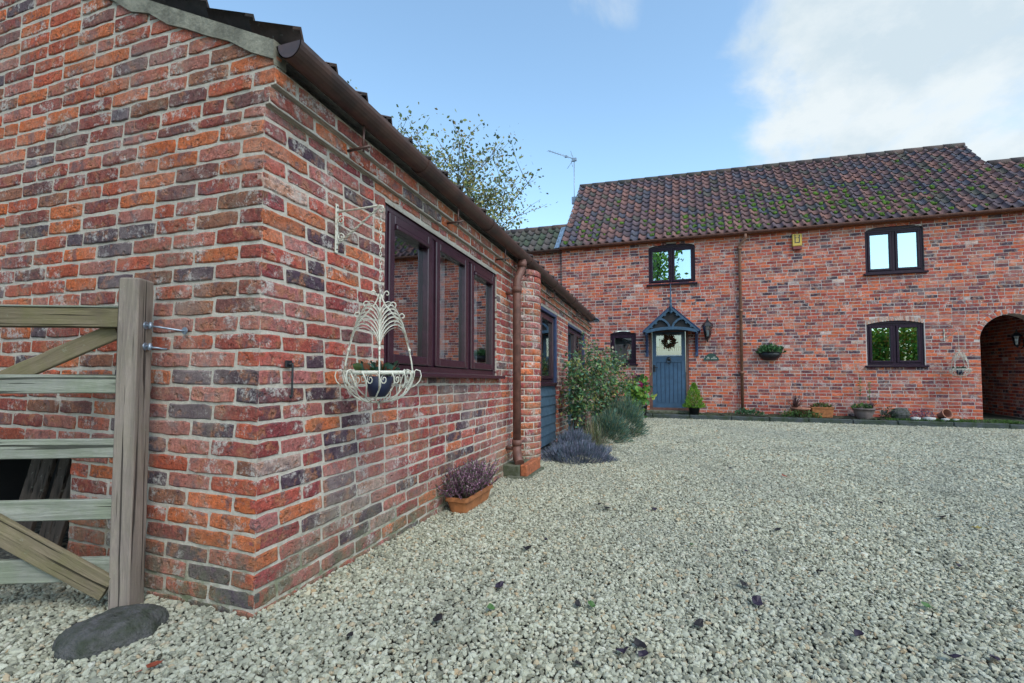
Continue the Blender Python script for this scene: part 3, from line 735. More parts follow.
# gutter, brackets, downpipe
c = MB(); GX = XW+.140; GZ = 2.462; gr = .067; n = 12; segs = [YG-.008]+[YG+1.15*i for i in range(1, 7)]+[9.1]
for i in range(len(segs)-1):
    ya, yb = segs[i], segs[i+1]
    for (rr_, y0, y1) in ((gr, ya, yb), (gr+.006, yb-.05, yb+.03)):
        ring = lambda y, r: [(GX+r*math.cos(math.pi+math.pi*k/n), y, GZ*tp(y)+r*1.05*math.sin(math.pi+math.pi*k/n)) for k in range(n+1)]
        A, B, A2, B2 = ring(y0, rr_), ring(y1, rr_), ring(y0, rr_-.005), ring(y1, rr_-.005)
        for k in range(n):
            c.face([A[k], A[k+1], B[k+1], B[k]], smooth=True); c.face([A2[k], A2[k+1], B2[k+1], B2[k]], smooth=True); 
            c.face([A[k], A[k+1], A2[k+1], A2[k]])
        for e in (0, n): c.face([A[e], B[e], B2[e], A2[e]])
y = segs[0]; E = ring(y, gr)
c.face([*E]); y = segs[-1]; E = ring(y, gr); c.face([*E])
part('gutter', c, OB, M['brown_iron'])
for y in (2.13, 3.3, 4.35, 5.0, 6.3, 7.9):
    c = MB(); z = 2.265*tp(y)
    c.tube([(XW+.02, y, z), (GX+.03, y, z+.004)], .008, 6); c.tube([(GX-.012, y, z-.02), (GX-.012, y, GZ*tp(y)-.06)], .006, 6)
    c.tube([(GX+.012, y, z), (GX+.022, y, z-.022)], .005, 6)
    part('gutter_bracket', c, OB, M['brown_iron'])
c = MB(); py = 4.74; px = XW+.115; t_ = tp(py)
c.tube([(GX, py+.10, 2.40*t_), (GX, py+.10, 2.31*t_), (GX-.01, py+.09, 2.26*t_), (px, py+.02, 2.16*t_), (px, py, 2.08*t_), (px, py, .12)], .042, 14)
for z in (2.34*t_,): c.tube([(GX, py+.10, z-.03), (GX, py+.10, z+.03)], .05, 14)
for z in (2.03*t_, .30): c.tube([(px, py, z-.03), (px, py, z+.03)], .051, 14)
c.tube([(px, py, .28), (px, py, .20), (px+.02, py-.02, .13), (px+.05, py-.06, .10)], .047, 14)
for z in (1.86, .24): c.tube([(XW-.01, py, z), (px, py, z)], .018, 8); c.tube([(px-.045, py, z), (px+.045, py, z)], .02, 8)
part('downpipe', c, OB, M['brown_pipe'])
c = MB(); c.box((XW+.02, 9.10, 1.98), (XW+.26, 9.25, 2.045), bev=.004); c.face([(XW+.02, 9.02, 2.09), (XW+.28, 9.02, 2.02), (XW+.28, 9.3, 1.99), (XW+.02, 9.3, 2.06)])
part('flashing', c, OB, M['lead'])
# plinth blocks under downpipe and pier
c = MB(); c.box((XW-.01, 4.64, -.08), (-1.545, 5.32, .085), 0, bev=.012); c.box((-1.543, 4.65, -.08), (-1.47, 5.15, .09), 1, bev=.01); c.box((XW+.05, 4.58, -.08), (-1.44, 5.2, -.02), 0, bev=.01)
part('plinth', c, OB, [M['plinth'], M['orange_brick']])

# ------------------------------------------------------------------ the house across the yard
HS = thing('brick_house', 'two-storey red brick barn house with mossy pantile roof and blue door, across the courtyard', 'house', (2, YF, 0))
hw = lambda u, v, d: (u, YF-d, v)
C2, B2L, J2 = .0772, .235, .0145
XL, XR, EV = -3.133, 15.0, 4.55
UL = (-.765, .405, 3.345, 4.335); UR = (4.13, 5.255, 3.31, 4.33); DR = (4.11, 5.205, 1.17, 2.14); SMW = (-1.80, -1.112, 1.23, 2.06)
DOOR = (-.775, .215, -.02, 2.14)
AC, AH, ASP = 6.745, .555, 1.72
ex = [arch_ex(*UL, .085), arch_ex(*UR, .085), arch_ex(*DR, .06), arch_ex(*SMW, .06), rect_ex(*DOOR), arch_ex(AC-AH, AC+AH, -.3, ASP, AH-.001)]
ex_b = ex[:2]+[arch_ex(DR[0]-.02, DR[1]+.02, DR[2], DR[3]+.10, .06), ex[3], ex[4], arch_ex(AC-AH-.105, AC+AH+.105, ASP-.02, ASP, AH+.105), ex[5]]
w = MB()
brick_wall(w, hw, XL, XR, -.10, EV, C2, B2L, J2, PAL_FAR, near=False, ex=ex_b, hdr=.16, mortar=False, depth=.02)
brick_wall(w, hw, XL, XR, -.10, EV, 9, 9, 0, PAL_FAR, near=False, ex=ex, mstep=.02, rec=.0045)
# voussoirs: archway, lower right window
for k in range(17):
    a0 = math.pi*k/17+.02; a1 = math.pi*(k+1)/17-.02; p = [(AC+r_*math.cos(a), ASP+r_*math.sin(a)) for r_, a in ((AH+.004, a0), (AH+.10, a0), (AH+.10, a1), (AH+.004, a1))]
    t = pick(PAL_FAR[:2]+[PAL_FAR[5]]+[((.45, .33, .30), 3)])
    w.face([hw(*q, .002) for q in p], 0, t)
    for i in range(4): w.face([hw(*p[i], .002), hw(*p[(i+1) % 4], .002), hw(*p[(i+1) % 4], -.02), hw(*p[i], -.02)], 0, t)
for k in range(20):
    x0 = DR[0]+.0+(DR[1]-DR[0])*k/20; x1 = DR[0]+(DR[1]-DR[0])*(k+1)/20-.012; cx = (DR[0]+DR[1])/2
    zt = lambda x: DR[3]+.068-.08*((x-cx)/.55)**2
    t = pick([((.42, .26, .21), 3), ((.38, .17, .13), 3), ((.45, .34, .30), 2)])
    w.face([hw(x0, zt(x0)-.01, .001), hw(x1, zt(x1)-.01, .001), hw(x1, zt(x1)+.095, .001), hw(x0, zt(x0)+.095, .001)], 0, t)
for o_ in (UL, UR, DR, SMW): reveal(w, hw, *o_, .07)
reveal(w, hw, *DOOR, .12, bot=False)
# archway ring, then a taller flat-ceiled passage
ang = [math.pi*k/16 for k in range(17)]
prof = [(AC+AH, -.2)]+[(AC+AH*math.cos(a), ASP+AH*math.sin(a)) for a in ang]+[(AC-AH, -.2)]
for i in range(len(prof)-1):
    w.face([hw(*prof[i], -.004), hw(*prof[i+1], -.004), hw(*prof[i+1], -.30), hw(*prof[i], -.30)], 1)
pm = lambda u, v, d: (AC+AH+.03-d, YF+u, v)
pl = lambda u, v, d: (AC-AH-.03+d, YF+u, v)
brick_wall(w, pm, 0.30, 4.4, -.1, 2.75, C2, B2L, J2, PAL_FAR, near=False, depth=.02, hdr=.2)
brick_wall(w, pl, 0.30, 4.4, -.1, 2.75, C2, B2L, J2, PAL_FAR, near=False, depth=.02, hdr=.2)
be = lambda u, v, d: (u, YF+.30+d, v)
for i in range(1, len(prof)-2):
    p, q = prof[i], prof[i+1]; w.face([be(*p, 0), be(*q, 0), be(q[0], 2.75, 0), be(p[0], 2.75, 0)], 1)
bk_ = lambda u, v, d: (u, YF+4.4-d, v)
brick_wall(w, bk_, AC-AH-.1, AC+AH+.1, -.1, 2.75, C2, B2L, J2, PAL_FAR, near=False, depth=.02)
w.face([(AC-AH-.1, YF+.3, 2.75), (AC+AH+.1, YF+.3, 2.75), (AC+AH+.1, YF+4.5, 2.75), (AC-AH-.1, YF+4.5, 2.75)], 1)
# gable walls and back, plain
for X, Yr, Zr in ((XL+.01, 16.1, 7.40), (7.14, 15.75, 7.10), (XR, 14.8, 6.2)):
    w.face([(X, YF+.005, EV-.05 if 7 < X < 8 else -.2), (X, Yr*2-YF, EV-.05 if 7 < X < 8 else -.2), (X, Yr*2-YF, EV), (X, Yr, Zr), (X, YF+.005, EV)], 1)
part('wall', w, HS, [M['brick_far'], M['mortar_far'], M['dark']], label='main front wall of red brick with pale joints and dark burnt bricks')
w = MB(); hl = lambda u, v, d: (u, YF+.06-d, v)
brick_wall(w, hl, -12, XL-.006, -.10, EV-.02, C2, B2L, J2, PAL_FAR, near=False, hdr=.16, mstep=5, rec=.0045, depth=.02)
w.box((XL-.006, YF+.005, -.1), (XL+.02, YF+.1, EV-.03), 1)
part('wall', w, HS, [M['brick_far'], M['mortar_far']], label='slightly set back brick wall of the lower wing at the left')
# roofs
tanr = math.tan(R(43.5)); ch, sh_ = math.cos(R(43.5)), math.sin(R(43.5))
def mkroof(y0, z0): return lambda u, s, h: (u, y0+s*ch-h*sh_, z0+s*sh_+h*ch)
fm = mkroof(YF-.13, EV-.02)
smx = lambda u: (2.98-.36*(u-XL)/(7.15-XL))/ch
c = MB(); pantiles(c, fm, XL-.03, 7.15, 4.05, .213, .295, PAL_T, smax=smx, nseg=6)
n = 10
for i in range(n):
    a = XL+.01+(7.13-XL)*i/n; b = XL+.01+(7.13-XL)*(i+1)/n
    c.face([fm(a, .02, -.035), fm(b, .02, -.035), fm(b, smx(b), -.035), fm(a, smx(a), -.035)])
    p, q = fm(a, smx(a), 0), fm(b, smx(b), 0)
    c.face([p, q, (b, 2*q[1]-YF, EV), (a, 2*p[1]-YF, EV)])
rf = part('roof', c, HS, M['tile'], label='tall main roof slope of brown pantiles')
def ridge(ua, ub, ff, sm_, name='ridge_tile'):
    c = MB(); n = int((ub-ua)/.42)
    for i in range(n):
        a = ua+(ub-ua)*i/n; b = ua+(ub-ua)*(i+1)/n; p = Vector(ff(a, sm_(a), -.02)); q = Vector(ff(b+.02, sm_(b), -.026)); c.tube([p, q], [.105, .10], 12, t=pick(PAL_TD))
    part(name, c, rf, M['tile'])
ridge(XL-.03, 7.16, fm, smx)
fr_ = mkroof(YF-.13, EV-.03); s2 = (14.82-YF+.13)/ch
c = MB(); pantiles(c, fr_, 7.15, XR+.2, s2, .213, .295, PAL_T, nseg=6); c.face([fr_(7.16, .02, -.04), fr_(XR, .02, -.04), fr_(XR, s2, -.04), fr_(7.16, s2, -.04)]); q = fr_(0, s2, 0)
c.face([(7.16, q[1], q[2]), (XR, q[1], q[2]), (XR, q[1]*2-YF, EV), (7.16, q[1]*2-YF, EV)])
rf2 = part('roof', c, HS, M['tile'], label='lower roof slope continuing at the right end')
rf, _r = rf2, rf; ridge(7.2, XR, fr_, lambda u: s2); rf = _r
fl = mkroof(YF-.10, EV-.05); s3 = (14.12-YF+.10)/ch
c = MB(); pantiles(c, fl, -12, XL-.16, s3, .213, .295, [((.06, .065, .055), 4), ((.05, .07, .045), 3), ((.085, .07, .07), 3)], nseg=6); c.face([fl(-12, .02, -.04), fl(XL, .02, -.04), fl(XL, s3, -.04), fl(-12, s3, -.04)]); q = fl(0, s3, 0)
c.face([(-12, q[1], q[2]), (XL, q[1], q[2]), (XL, q[1]*2-YF, EV), (-12, q[1]*2-YF, EV)])
rf3 = part('roof', c, HS, M['tile'], label='low dark pantile roof of the left wing')
rf, _r = rf3, rf; ridge(-12, XL-.05, fl, lambda u: s3); rf = _r
c = MB(); k = 8
for i in range(k):
    a, b = s3*i/k, s3*(i+1)/k; c.face([fl(XL-.20, a, .03), fl(XL-.04, a, .045), fl(XL-.04, b+.01, .045), fl(XL-.20, b+.01, .03)])
c.face([fl(XL-.04, 0, .045), fl(XL-.04, s3, .045), fl(XL-.035, s3, .12), fl(XL-.035, 0, .12)])
part('flashing', c, HS, M['lead'])
# moss cushions lodged in the pans
c = MB(); ico = []; 
def icos():
    ph = (1+5**.5)/2; v = [(-1, ph, 0), (1, ph, 0), (-1, -ph, 0), (1, -ph, 0), (0, -1, ph), (0, 1, ph), (0, -1, -ph), (0, 1, -ph), (ph, 0, -1), (ph, 0, 1), (-ph, 0, -1), (-ph, 0, 1)]
    l = math.sqrt(1+ph*ph); v = [tuple(x/l for x in p) for p in v]
    f = [(0, 11, 5), (0, 5, 1), (0, 1, 7), (0, 7, 10), (0, 10, 11), (1, 5, 9), (5, 11, 4), (11, 10, 2), (10, 7, 6), (7, 1, 8), (3, 9, 4), (3, 4, 2), (3, 2, 6), (3, 6, 8), (3, 8, 9), (4, 9, 5), (2, 4, 11), (6, 2, 10), (8, 6, 7), (9, 8, 1)]
    return v, f
IV, IF = icos()
nc = int(round((7.15-(XL-.03))/.213)); tw = (7.15-(XL-.03))/nc
pts = []; scs = []
clus = [(rnd.uniform(XL, 7), rnd.uniform(.2, 2.6)) for _ in range(12)]
for i in range(360):
    if i < 300: cx, cs_ = rnd.choice(clus); u = rnd.gauss(cx, .55); s_ = abs(rnd.gauss(cs_*.7, .45))
    else: u = rnd.uniform(XL, 10); s_ = rnd.uniform(.05, 3.2)*rnd.random()**.5
    if u < XL or u > 12: continue
    if u > 7.1 and s_ > 2: continue
    if s_ > 3.6: continue
    col = math.floor((u-(XL-.03))/tw)*tw+XL-.03+tw*.64; row = math.floor(s_/.29)*.29+.285
    big = rnd.uniform(.4, 1)**1.5
    for k in range(rnd.randint(3, 6)):
        pts.append(fm(col+rnd.uniform(-.05, .05)*big, row-rnd.uniform(.0, .12)*big, -.005)); scs.append((rnd.uniform(.03, .06)*big+.012, rnd.uniform(.03, .06)*big+.012, rnd.uniform(.02, .04)*big+.01))
c.scatter(IV, IF, pts, rot_rand(len(pts)), scs, [(1, 1, 1)]*len(pts), smooth=True)
ms = part('moss', c, HS, M['moss']); ms['kind'] = 'stuff'
# eaves course, gutter and downpipe
c = MB(); c.box((XL, YF-.035, EV-.10), (XR, YF-.004, EV-.03), 0)
part('eaves_course', c, HS, M['orange_brick'])
def hgut(xa, xb, y0, z0, name='gutter'):
    c = MB(); r = .056; n = 8
    prof = [(y0+r*math.cos(math.pi+math.pi*k/n), z0+r*math.sin(math.pi+math.pi*k/n)) for k in range(n+1)]
    for k in range(n):
        c.face([(xa, *prof[k]), (xb, *prof[k]), (xb, *prof[k+1]), (xa, *prof[k+1])], smooth=True)
    c.face([(xa, *p) for p in prof]); c.face([(xb, *p) for p in prof])
    x = xa+1
    while x < xb: c.tube([(x, y0, z0-r-.003), (x+.06, y0, z0-r-.003)], .012, 6); x += 1.9
    part(name, c, HS, M['brown_iron'] if xb < 0 else M['brown_pipe'])
hgut(XL-.02, XR, YF-.165, EV-.035); hgut(-12, XL-.03, YF-.12, EV-.06)
c = MB(); dx = 1.45
c.tube([(dx+.13, YF-.165, EV-.09), (dx+.13, YF-.165, EV-.17), (dx+.10, YF-.15, EV-.24), (dx+.02, YF-.10, EV-.32), (dx, YF-.075, EV-.40), (dx, YF-.075, .02)], .036, 12)
for z in (4.12, 2.55, 1.0): c.tube([(dx, YF-.075, z-.03), (dx, YF-.075, z+.03)], .046, 12); c.box((dx-.07, YF-.02, z-.02), (dx+.07, YF-.003, z+.02))
part('downpipe', c, HS, M['tan_pipe'])
c = MB(); c.tube([(XL-.03, YF-.02, 4.4), (XL-.03, YF-.02, 2.2)], .012, 6)
part('cable', c, HS, M['black'])
# house windows
window(HS, hw, *UL, 2, 'upvc', 'glass_far', rise=.085, curtains=((-.68, -.56, 3.4, 4.3), (.12, .32, 3.4, 4.3)), sash=.05)
window(HS, hw, *UR, 2, 'upvc', 'glass_far', rise=.085, sash=.05, curtains=((4.2, 4.3, 3.4, 4.3),))
window(HS, hw, *DR, 2, 'upvc', 'glass_far', rise=.06, sash=.05)
window(HS, hw, *SMW, 1, 'upvc', 'glass_far', rise=.06, fr=.06, sash=.06, curtains=((-1.72, -1.2, 1.75, 2.02), (-1.3, -1.2, 1.3, 2.0)))
# ---- front door
dm = lambda u, v, d: (u, YF-d, v)
c = MB(); bxm(c, dm, DOOR[0], DOOR[0]+.075, -.02, 2.14, -.12, -.01, bev=.006); bxm(c, dm, DOOR[1]-.075, DOOR[1], -.02, 2.14, -.12, -.01, bev=.006); bxm(c, dm, DOOR[0]+.075, DOOR[1]-.075, 2.07, 2.14, -.12, -.012, bev=.006)
bxm(c, dm, DOOR[0]+.075, DOOR[1]-.075, -.02, .075, -.12, -.0)
part('door_frame', c, HS, M['brown_pipe'])
a, b = DOOR[0]+.08, DOOR[1]-.08; c = MB(); g0, g1 = 1.44, 1.99
bxm(c, dm, a, a+.10, .08, 2.065, -.09, -.045); bxm(c, dm, b-.10, b, .08, 2.065, -.09, -.045); bxm(c, dm, a+.10, b-.10, g1, 2.065, -.09, -.047)
bxm(c, dm, a+.10, b-.10, 1.27, g0, -.09, -.047); bxm(c, dm, a+.10, b-.10, .08, .20, -.09, -.047)
np_ = 6
for i in range(np_):
    u0_ = a+.10+(b-a-.2)*i/np_; bxm(c, dm, u0_+.006, u0_+(b-a-.2)/np_-.006, .20, 1.27, -.09, -.060, bev=.005)
dr = part('door', c, HS, M['blue_door'])
c = MB(); bxm(c, dm, a+.10, b-.10, .2, 1.27, -.088, -.075); part('door_backing', c, dr, M['dark_blue'])
c = MB(); c.face([dm(a+.10, g0, -.06), dm(b-.10, g0, -.06), dm(b-.10, g1, -.06), dm(a+.10, g1, -.06)]); part('pane', c, dr, M['glass_clear'])
c = MB(); bxm(c, dm, a+.09, b-.09, g0-.01, g0+.018, -.06, -.030); part('glazing_bead', c, dr, M['white']); c = MB(); bxm(c, dm, a+.09, b-.09, g1-.01, g1+.012, -.06, -.035)
part('glazing_bead', c, dr, M['white'])
c = MB(); bxm(c, dm, a+.09, b-.09, g0-.05, g1+.05, -.14, -.135); part('reveal', c, dr, M['dark'])
c = MB()                                  # lace half curtain and side drapes behind the door glass
nn = 24
for i in range(nn):
    x0 = a+.10+(b-a-.2)*i/nn; x1 = a+.10+(b-a-.2)*(i+1)/nn
    c.face([dm(x0, g0+.0, -.075), dm(x1, g0, -.08), dm(x1, g0+.13, -.08), dm(x0, g0+.13, -.075)])
    if i % 2 == 0: c.lathe([(0, 0), (.014, 0)], (0, 0, 0), n=6) if False else c.face([dm(x0, g0+.13, -.077), dm(x1, g0+.13, -.077), dm((x0+x1)/2+.01, g0+.21, -.077), dm((x0+x1)/2-.01, g0+.21, -.077)])
for (x0, x1) in ((a+.10, a+.17), (b-.16, b-.10)): c.face([dm(x0, g0+.25, -.082), dm(x1, g0+.25, -.082), dm(x1, g1, -.082), dm(x0, g1, -.082)])
part('lace_curtain', c, dr, M['white'])
c = MB(); c.lathe([(0, .03), (.045, .02), (.05, 0)], (0, 0, 0), 12); c.transform(Matrix.Translation(Vector((-.28, YF+.045, 1.36))) @ Matrix.Rotation(R(90), 4, 'X'))
c.tube([(-.28+.055*math.sin(t/8*2*math.pi), YF+.02, 1.30+.06*math.cos(t/8*2*math.pi)) for t in range(9)], .010, 6); c.box((-.335, YF+.03, 1.33), (-.225, YF+.045, 1.375))
part('door_knocker', c, dr, M['black'])
c = MB(); c.box((a+.02, YF+.03, 1.02), (a+.075, YF+.046, 1.20), bev=.004); c.tube([(a+.045, YF+.03, 1.14), (a+.045, YF-.02, 1.14), (a+.14, YF-.025, 1.135)], .010, 6)
part('handle', c, dr, M['black'])
# ---- canopy over the door: open timber gable on two wall brackets
CB = thing('door_canopy', 'blue timber gabled porch canopy with tall finial above the front door', 'canopy', (-.20, YF, 1.4)) if False else None
cx = -.205; yf = YF-.48; za, zb = 2.055, 2.665; hwid = .665
c = MB()
def slat(mb, p, q, wd, y0, y1, t=0):
    p, q = Vector((p[0], 0, p[1])), Vector((q[0], 0, q[1])); d = (q-p).normalized(); nrm = Vector((-d.z, 0, d.x))*wd/2
    cs_ = [p-nrm, q-nrm, q+nrm, p+nrm]; A = [(v.x, y0, v.z) for v in cs_]; B = [(v.x, y1, v.z) for v in cs_]
    mb.face(A); mb.face(B[::-1]); [mb.face([A[i], A[(i+1) % 4], B[(i+1) % 4], B[i]]) for i in range(4)]
for s in (-1, 1):
    slat(c, (cx+s*hwid, za), (cx, zb), .075, yf, yf+.045)
    n = 6
    for i in range(n):                                # scalloped lower edge of the bargeboard
        t0 = (i+.5)/n; X = cx+s*hwid*(1-t0); Z = za+(zb-za)*t0
        c.tube([(X-s*.015, yf+.006, Z-.042), (X-s*.015, yf+.038, Z-.042)], .034, 8)
    pts = [(cx+s*(.16+.12*math.sin(t)), za+.08+.33*(1-math.cos(t))*.9) for t in (0, .4, .8, 1.15)]
    pts = [(cx+s*.03, za+.09), (cx+s*.07, za+.19), (cx+s*.15, za+.27), (cx+s*.25, za+.325)]
    for i in range(3): slat(c, pts[i], pts[i+1], .05, yf+.008, yf+.04)
n = 10
for i in range(n):
    t0, t1 = -1+2*i/n, -1+2*(i+1)/n; f = lambda t: (cx+t*hwid*.93, za+.075-.085*t*t); slat(c, f(t0), f(t1), .075, yf+.004, yf+.042)
cpy = part('canopy', c, HS, M['blue_paint'], label='blue scalloped timber canopy over the front door')
c = MB(); c.lathe([(0, -.16), (.02, -.14), (.034, -.11), (.02, -.07), (.03, -.06), (.03, .10), (.022, .13), (.034, .18), (.018, .24), (.014, .50), (.006, .60), (0, .62)], (cx, yf-.012, zb-.02), 10)
part('finial', c, cpy, M['blue_paint'])
c = MB(); A_ = [(cx-hwid*.93, za+.0), (cx+hwid*.93, za+.0), (cx, zb-.01)]; F1 = [(x, yf+.052, z) for x, z in A_]; F2 = [(x, yf+.066, z) for x, z in A_]; c.face(F1); c.face(F2[::-1]); [c.face([F1[i], F1[(i+1) % 3], F2[(i+1) % 3], F2[i]]) for i in range(3)]; part('shade_panel', c, cpy, M['dark'])  # near-black panel added behind the truss as the shade under the canopy
c = MB()
for s in (-1, 1):
    c.face([(cx+s*(hwid+.04), yf-.01, za-.005), (cx, yf-.01, zb+.045), (cx, YF-.003, zb+.045), (cx+s*(hwid+.04), YF-.003, za-.005)])
    c.face([(cx+s*(hwid+.03), yf+.0, za-.035), (cx, yf, zb+.015), (cx, YF-.003, zb+.015), (cx+s*(hwid+.03), YF-.003, za-.035)])
    c.face([(cx+s*(hwid+.04), yf-.01, za-.005), (cx, yf-.01, zb+.045), (cx, yf, zb+.015), (cx+s*(hwid+.03), yf+.0, za-.035)])
part('canopy_roof', c, cpy, M['dark_blue'])
for s in (-1, 1):
    c = MB(); X = cx+s*.615
    c.box((X-.035, YF-.06, 1.42), (X+.035, YF-.004, za-.02), bev=.005); c.box((X-.03, yf+.05, za-.085), (X+.03, YF-.062, za-.03), bev=.005)
    pp = [(X, YF-.06, 1.55), (X, YF-.12, 1.72), (X, YF-.25, 1.88), (X, YF-.41, 1.975)]
    c.tube(pp, .028, 6, smooth=False)
    part('bracket', c, cpy, M['dark_blue'])
# doorstep and letter box
c = MB(); c.box((-.86, YF-.34, -.12), (.30, YF-.003, .02), bev=.015); part('doorstep', c, HS, M['plinth'])

# bed and kerb along the foot of the house
c = MB(); x = -2.6
while x < 15:
    l = rnd.uniform(.8, 1.0); c.box((x, KY-rnd.uniform(0, .01), -.30), (x+l-.012, KY+.13, -.045+rnd.uniform(-.008, .008)), bev=.012); x += l
struct(part('kerb', c, None, M['kerb']))
c = MB(); nxx = 130
for i in range(nxx):
    for j in range(4):
        pass
vx = [-2.6+i*17.6/nxx for i in range(nxx+1)]; vy = [KY+.11, KY+.22, KY+.36, KY+.50, YF+.02]; hgt = nr.uniform(-.02, .03, (len(vx), len(vy)))
for i in range(nxx):
    for j in range(4):
        z = lambda a, b: -.045+.02*(b/4)+hgt[a, b]
        c.face([(vx[i], vy[j], z(i, j)), (vx[i+1], vy[j], z(i+1, j)), (vx[i+1], vy[j+1], z(i+1, j+1)), (vx[i], vy[j+1], z(i, j+1))], smooth=True)
c.face([(AC-AH-.1, YF, -.03), (AC+AH+.1, YF, -.03), (AC+AH+.1, YF+4.5, -.03), (AC-AH-.1, YF+4.5, -.03)])
struct(part('flower_bed', c, None, M['soil']))

# ------------------------------------------------------------------ gate
gang = R(24.5)
GT = thing('wooden_gate', 'weathered five-bar wooden gate with algae-green top rail, standing open against the gable wall', 'gate', (-2.247, 1.439, 0.0))
GT.rotation_euler = (0, 0, gang)
def gpart(name, c, mat, par=None, label=None):
    o = part(name, c, par or GT, M[mat], world=False, label=label); return o
# local: x to the right along the gate, -y towards the viewer
def plank(x0, x1, z0, z1, y0, y1, mat, name, z0r=None, z1r=None, label=None):
    c = MB(); n = 14; z0r = z0 if z0r is None else z0r; z1r = z1 if z1r is None else z1r; e = .004
    for i in range(n+1):
        t = i/n; x = x0+(x1-x0)*t; a = z0+(z0r-z0)*t+rnd.uniform(-.001, .001); b = z1+(z1r-z1)*t+rnd.uniform(-.0012, .0012); y = y0+rnd.uniform(-.001, .001)
        c.v += [(x, y, a+e), (x, y, b-e), (x, y+e, b), (x, y1-e, b), (x, y1, b-e), (x, y1, a+e), (x, y1-e, a), (x, y+e, a)]
    for i in range(n):
        for k in range(8): c.f.append((i*8+k, i*8+(k+1) % 8, i*8+8+(k+1) % 8, i*8+8+k)); c.m.append(0); c.t.append((1, 1, 1)); c.sm.append(False)
    c.f.append(tuple(range(7, -1, -1))); c.f.append(tuple(range(n*8, n*8+8)))
    for _ in range(2): c.m.append(0); c.t.append((1, 1, 1)); c.sm.append(False)
    return gpart(name, c, mat, label=label)
c = MB(); pw, pd = .083, .105
zs = [0.0, .3, .6, .9, 1.2, 1.445]
rings = []
for z in zs:
    o = lambda: rnd.uniform(-.0015, .0015)
    rings.append([(-pw+.004+o(), 0+o(), z), (-.004, 0+o(), z), (0+o(), .005, z), (0+o(), pd-.004, z), (-.004, pd, z), (-pw+.004, pd, z), (-pw+o(), pd-.004, z), (-pw+o(), .004, z)])
rings.append([(-pw/2+(p[0]+pw/2)*.9, pd/2+(p[1]-pd/2)*.9, 1.452) for p in rings[-1]]); rings[-1] = [(p[0], p[1], 1.452+.016*(p[1] > pd*.3)*(p[1] < pd*.9)) for p in rings[-1]]
for r_ in rings: c.v += r_
for i in range(len(rings)-1):
    for k in range(8): c.f.append((i*8+k, i*8+(k+1) % 8, i*8+8+(k+1) % 8, i*8+8+k)); c.m.append(0); c.t.append((1, 1, 1)); c.sm.append(False)
c.f.append(tuple(range(len(rings)*8-8, len(rings)*8))); c.m.append(0); c.t.append((1, 1, 1)); c.sm.append(False)
gpart('gate_post', c, 'wood_post')
GL = -2.1
plank(GL, -pw-.001, 1.232, 1.318, .015, .075, 'wood_green', 'rail', label='thick algae-green top rail')
c = MB(); c.box((GL, .010, 1.319), (-pw-.002, .080, 1.327), bev=.002); gpart('rail_cap', c, 'wood_grey')
for z0, z1, m in ((.942, 1.025, 'wood_grey'), (.660, .743, 'wood_grey'), (.395, .482, 'wood_grey'), (.132, .231, 'wood_grey')): plank(GL, -pw-.001, z0, z1, .025, .052, m, 'rail')
def brace(p, q, wd, y0, y1, mat):
    d = math.atan2(q[1]-p[1], q[0]-p[0]); L_ = math.hypot(q[0]-p[0], q[1]-p[1])
    o = plank(0, L_, -wd/2, wd/2, y0, y1, mat, 'brace'); o.location = (p[0], 0, p[1]); o.rotation_euler = (0, -d, 0)
brace((-.80, .90), (-.125, 1.222), .075, .053, .073, 'wood_green')
brace((-1.25, .80), (-.093, .105), .11, .000, .022, 'wood_green')
def hook(z, x1, y1, z1, plate):
    c = MB(); Y = .055
    c.lathe([(0, .004), (.017, .003), (.018, 0)], (0, 0, 0), 12, smooth=False); c.transform(Matrix.Translation((0.001, Y, z)) @ Matrix.Rotation(R(90), 4, 'Y'))
    c.tube([(.0, Y, z), (.03, Y, z)], .006, 8); c.tube([(.022, Y-.006, z-.016), (.022, Y, z+.014)], .0075, 8)
    c.tube([(.022, Y, z-.004), (.05, Y+.003, z-.006), (x1-.01, y1-.01, z1), (x1, y1, z1)], .0045, 8)
    if plate:
        d = MB(); d.lathe([(0, .004), (.017, .003), (.018, 0)], (0, 0, 0), 12, smooth=False); d.transform(Matrix.Translation((x1, y1, z1)) @ Matrix.Rotation(-gang, 4, 'Z') @ Matrix.Rotation(R(90), 4, 'X')); c.add(d.v, d.f, 0)
    gpart('hook', c, 'steel')
iv = Matrix.Rotation(-gang, 4, 'Z') @ Matrix.Translation((2.247, -1.439, 0))
p = iv @ Vector((-2.155, YG-.012, 1.225)); hook(1.245, p.x, p.y, p.z, True)
p = iv @ Vector((-2.215, YG-.05, 1.140)); hook(1.150, p.x, p.y, p.z, False)

# boulder under the post
c = MB(); n = 64; rings = 20
for j in range(rings+1):
    ph = math.pi/2*j/rings
    for i in range(n):
        a = 2*math.pi*i/n; w_ = 1+.10*math.sin(2*a+.6)+.05*math.sin(5*a)+.03*math.sin(9*a+1)
        r_ = math.cos(ph)**.55*w_; c.v.append((.165*r_*math.cos(a), .15*r_*math.sin(a), .085*math.sin(ph)**.8*(1+.02*math.sin(a*3+ph*4))+rnd.uniform(-.0022, .0022)-.03*(j == 0)))
for j in range(rings):
    for i in range(n): c.f.append((j*n+i, j*n+(i+1) % n, (j+1)*n+(i+1) % n, (j+1)*n+i)); c.m.append(0); c.t.append((1, 1, 1)); c.sm.append(True)
c.transform(Matrix.Rotation(R(60), 4, 'Z'))
bo = solo('boulder', c, [M['boulder']], 'dark rounded half-buried stone at the foot of the gate post', 'stone'); bo.location = (-2.12, 1.305, -.008)

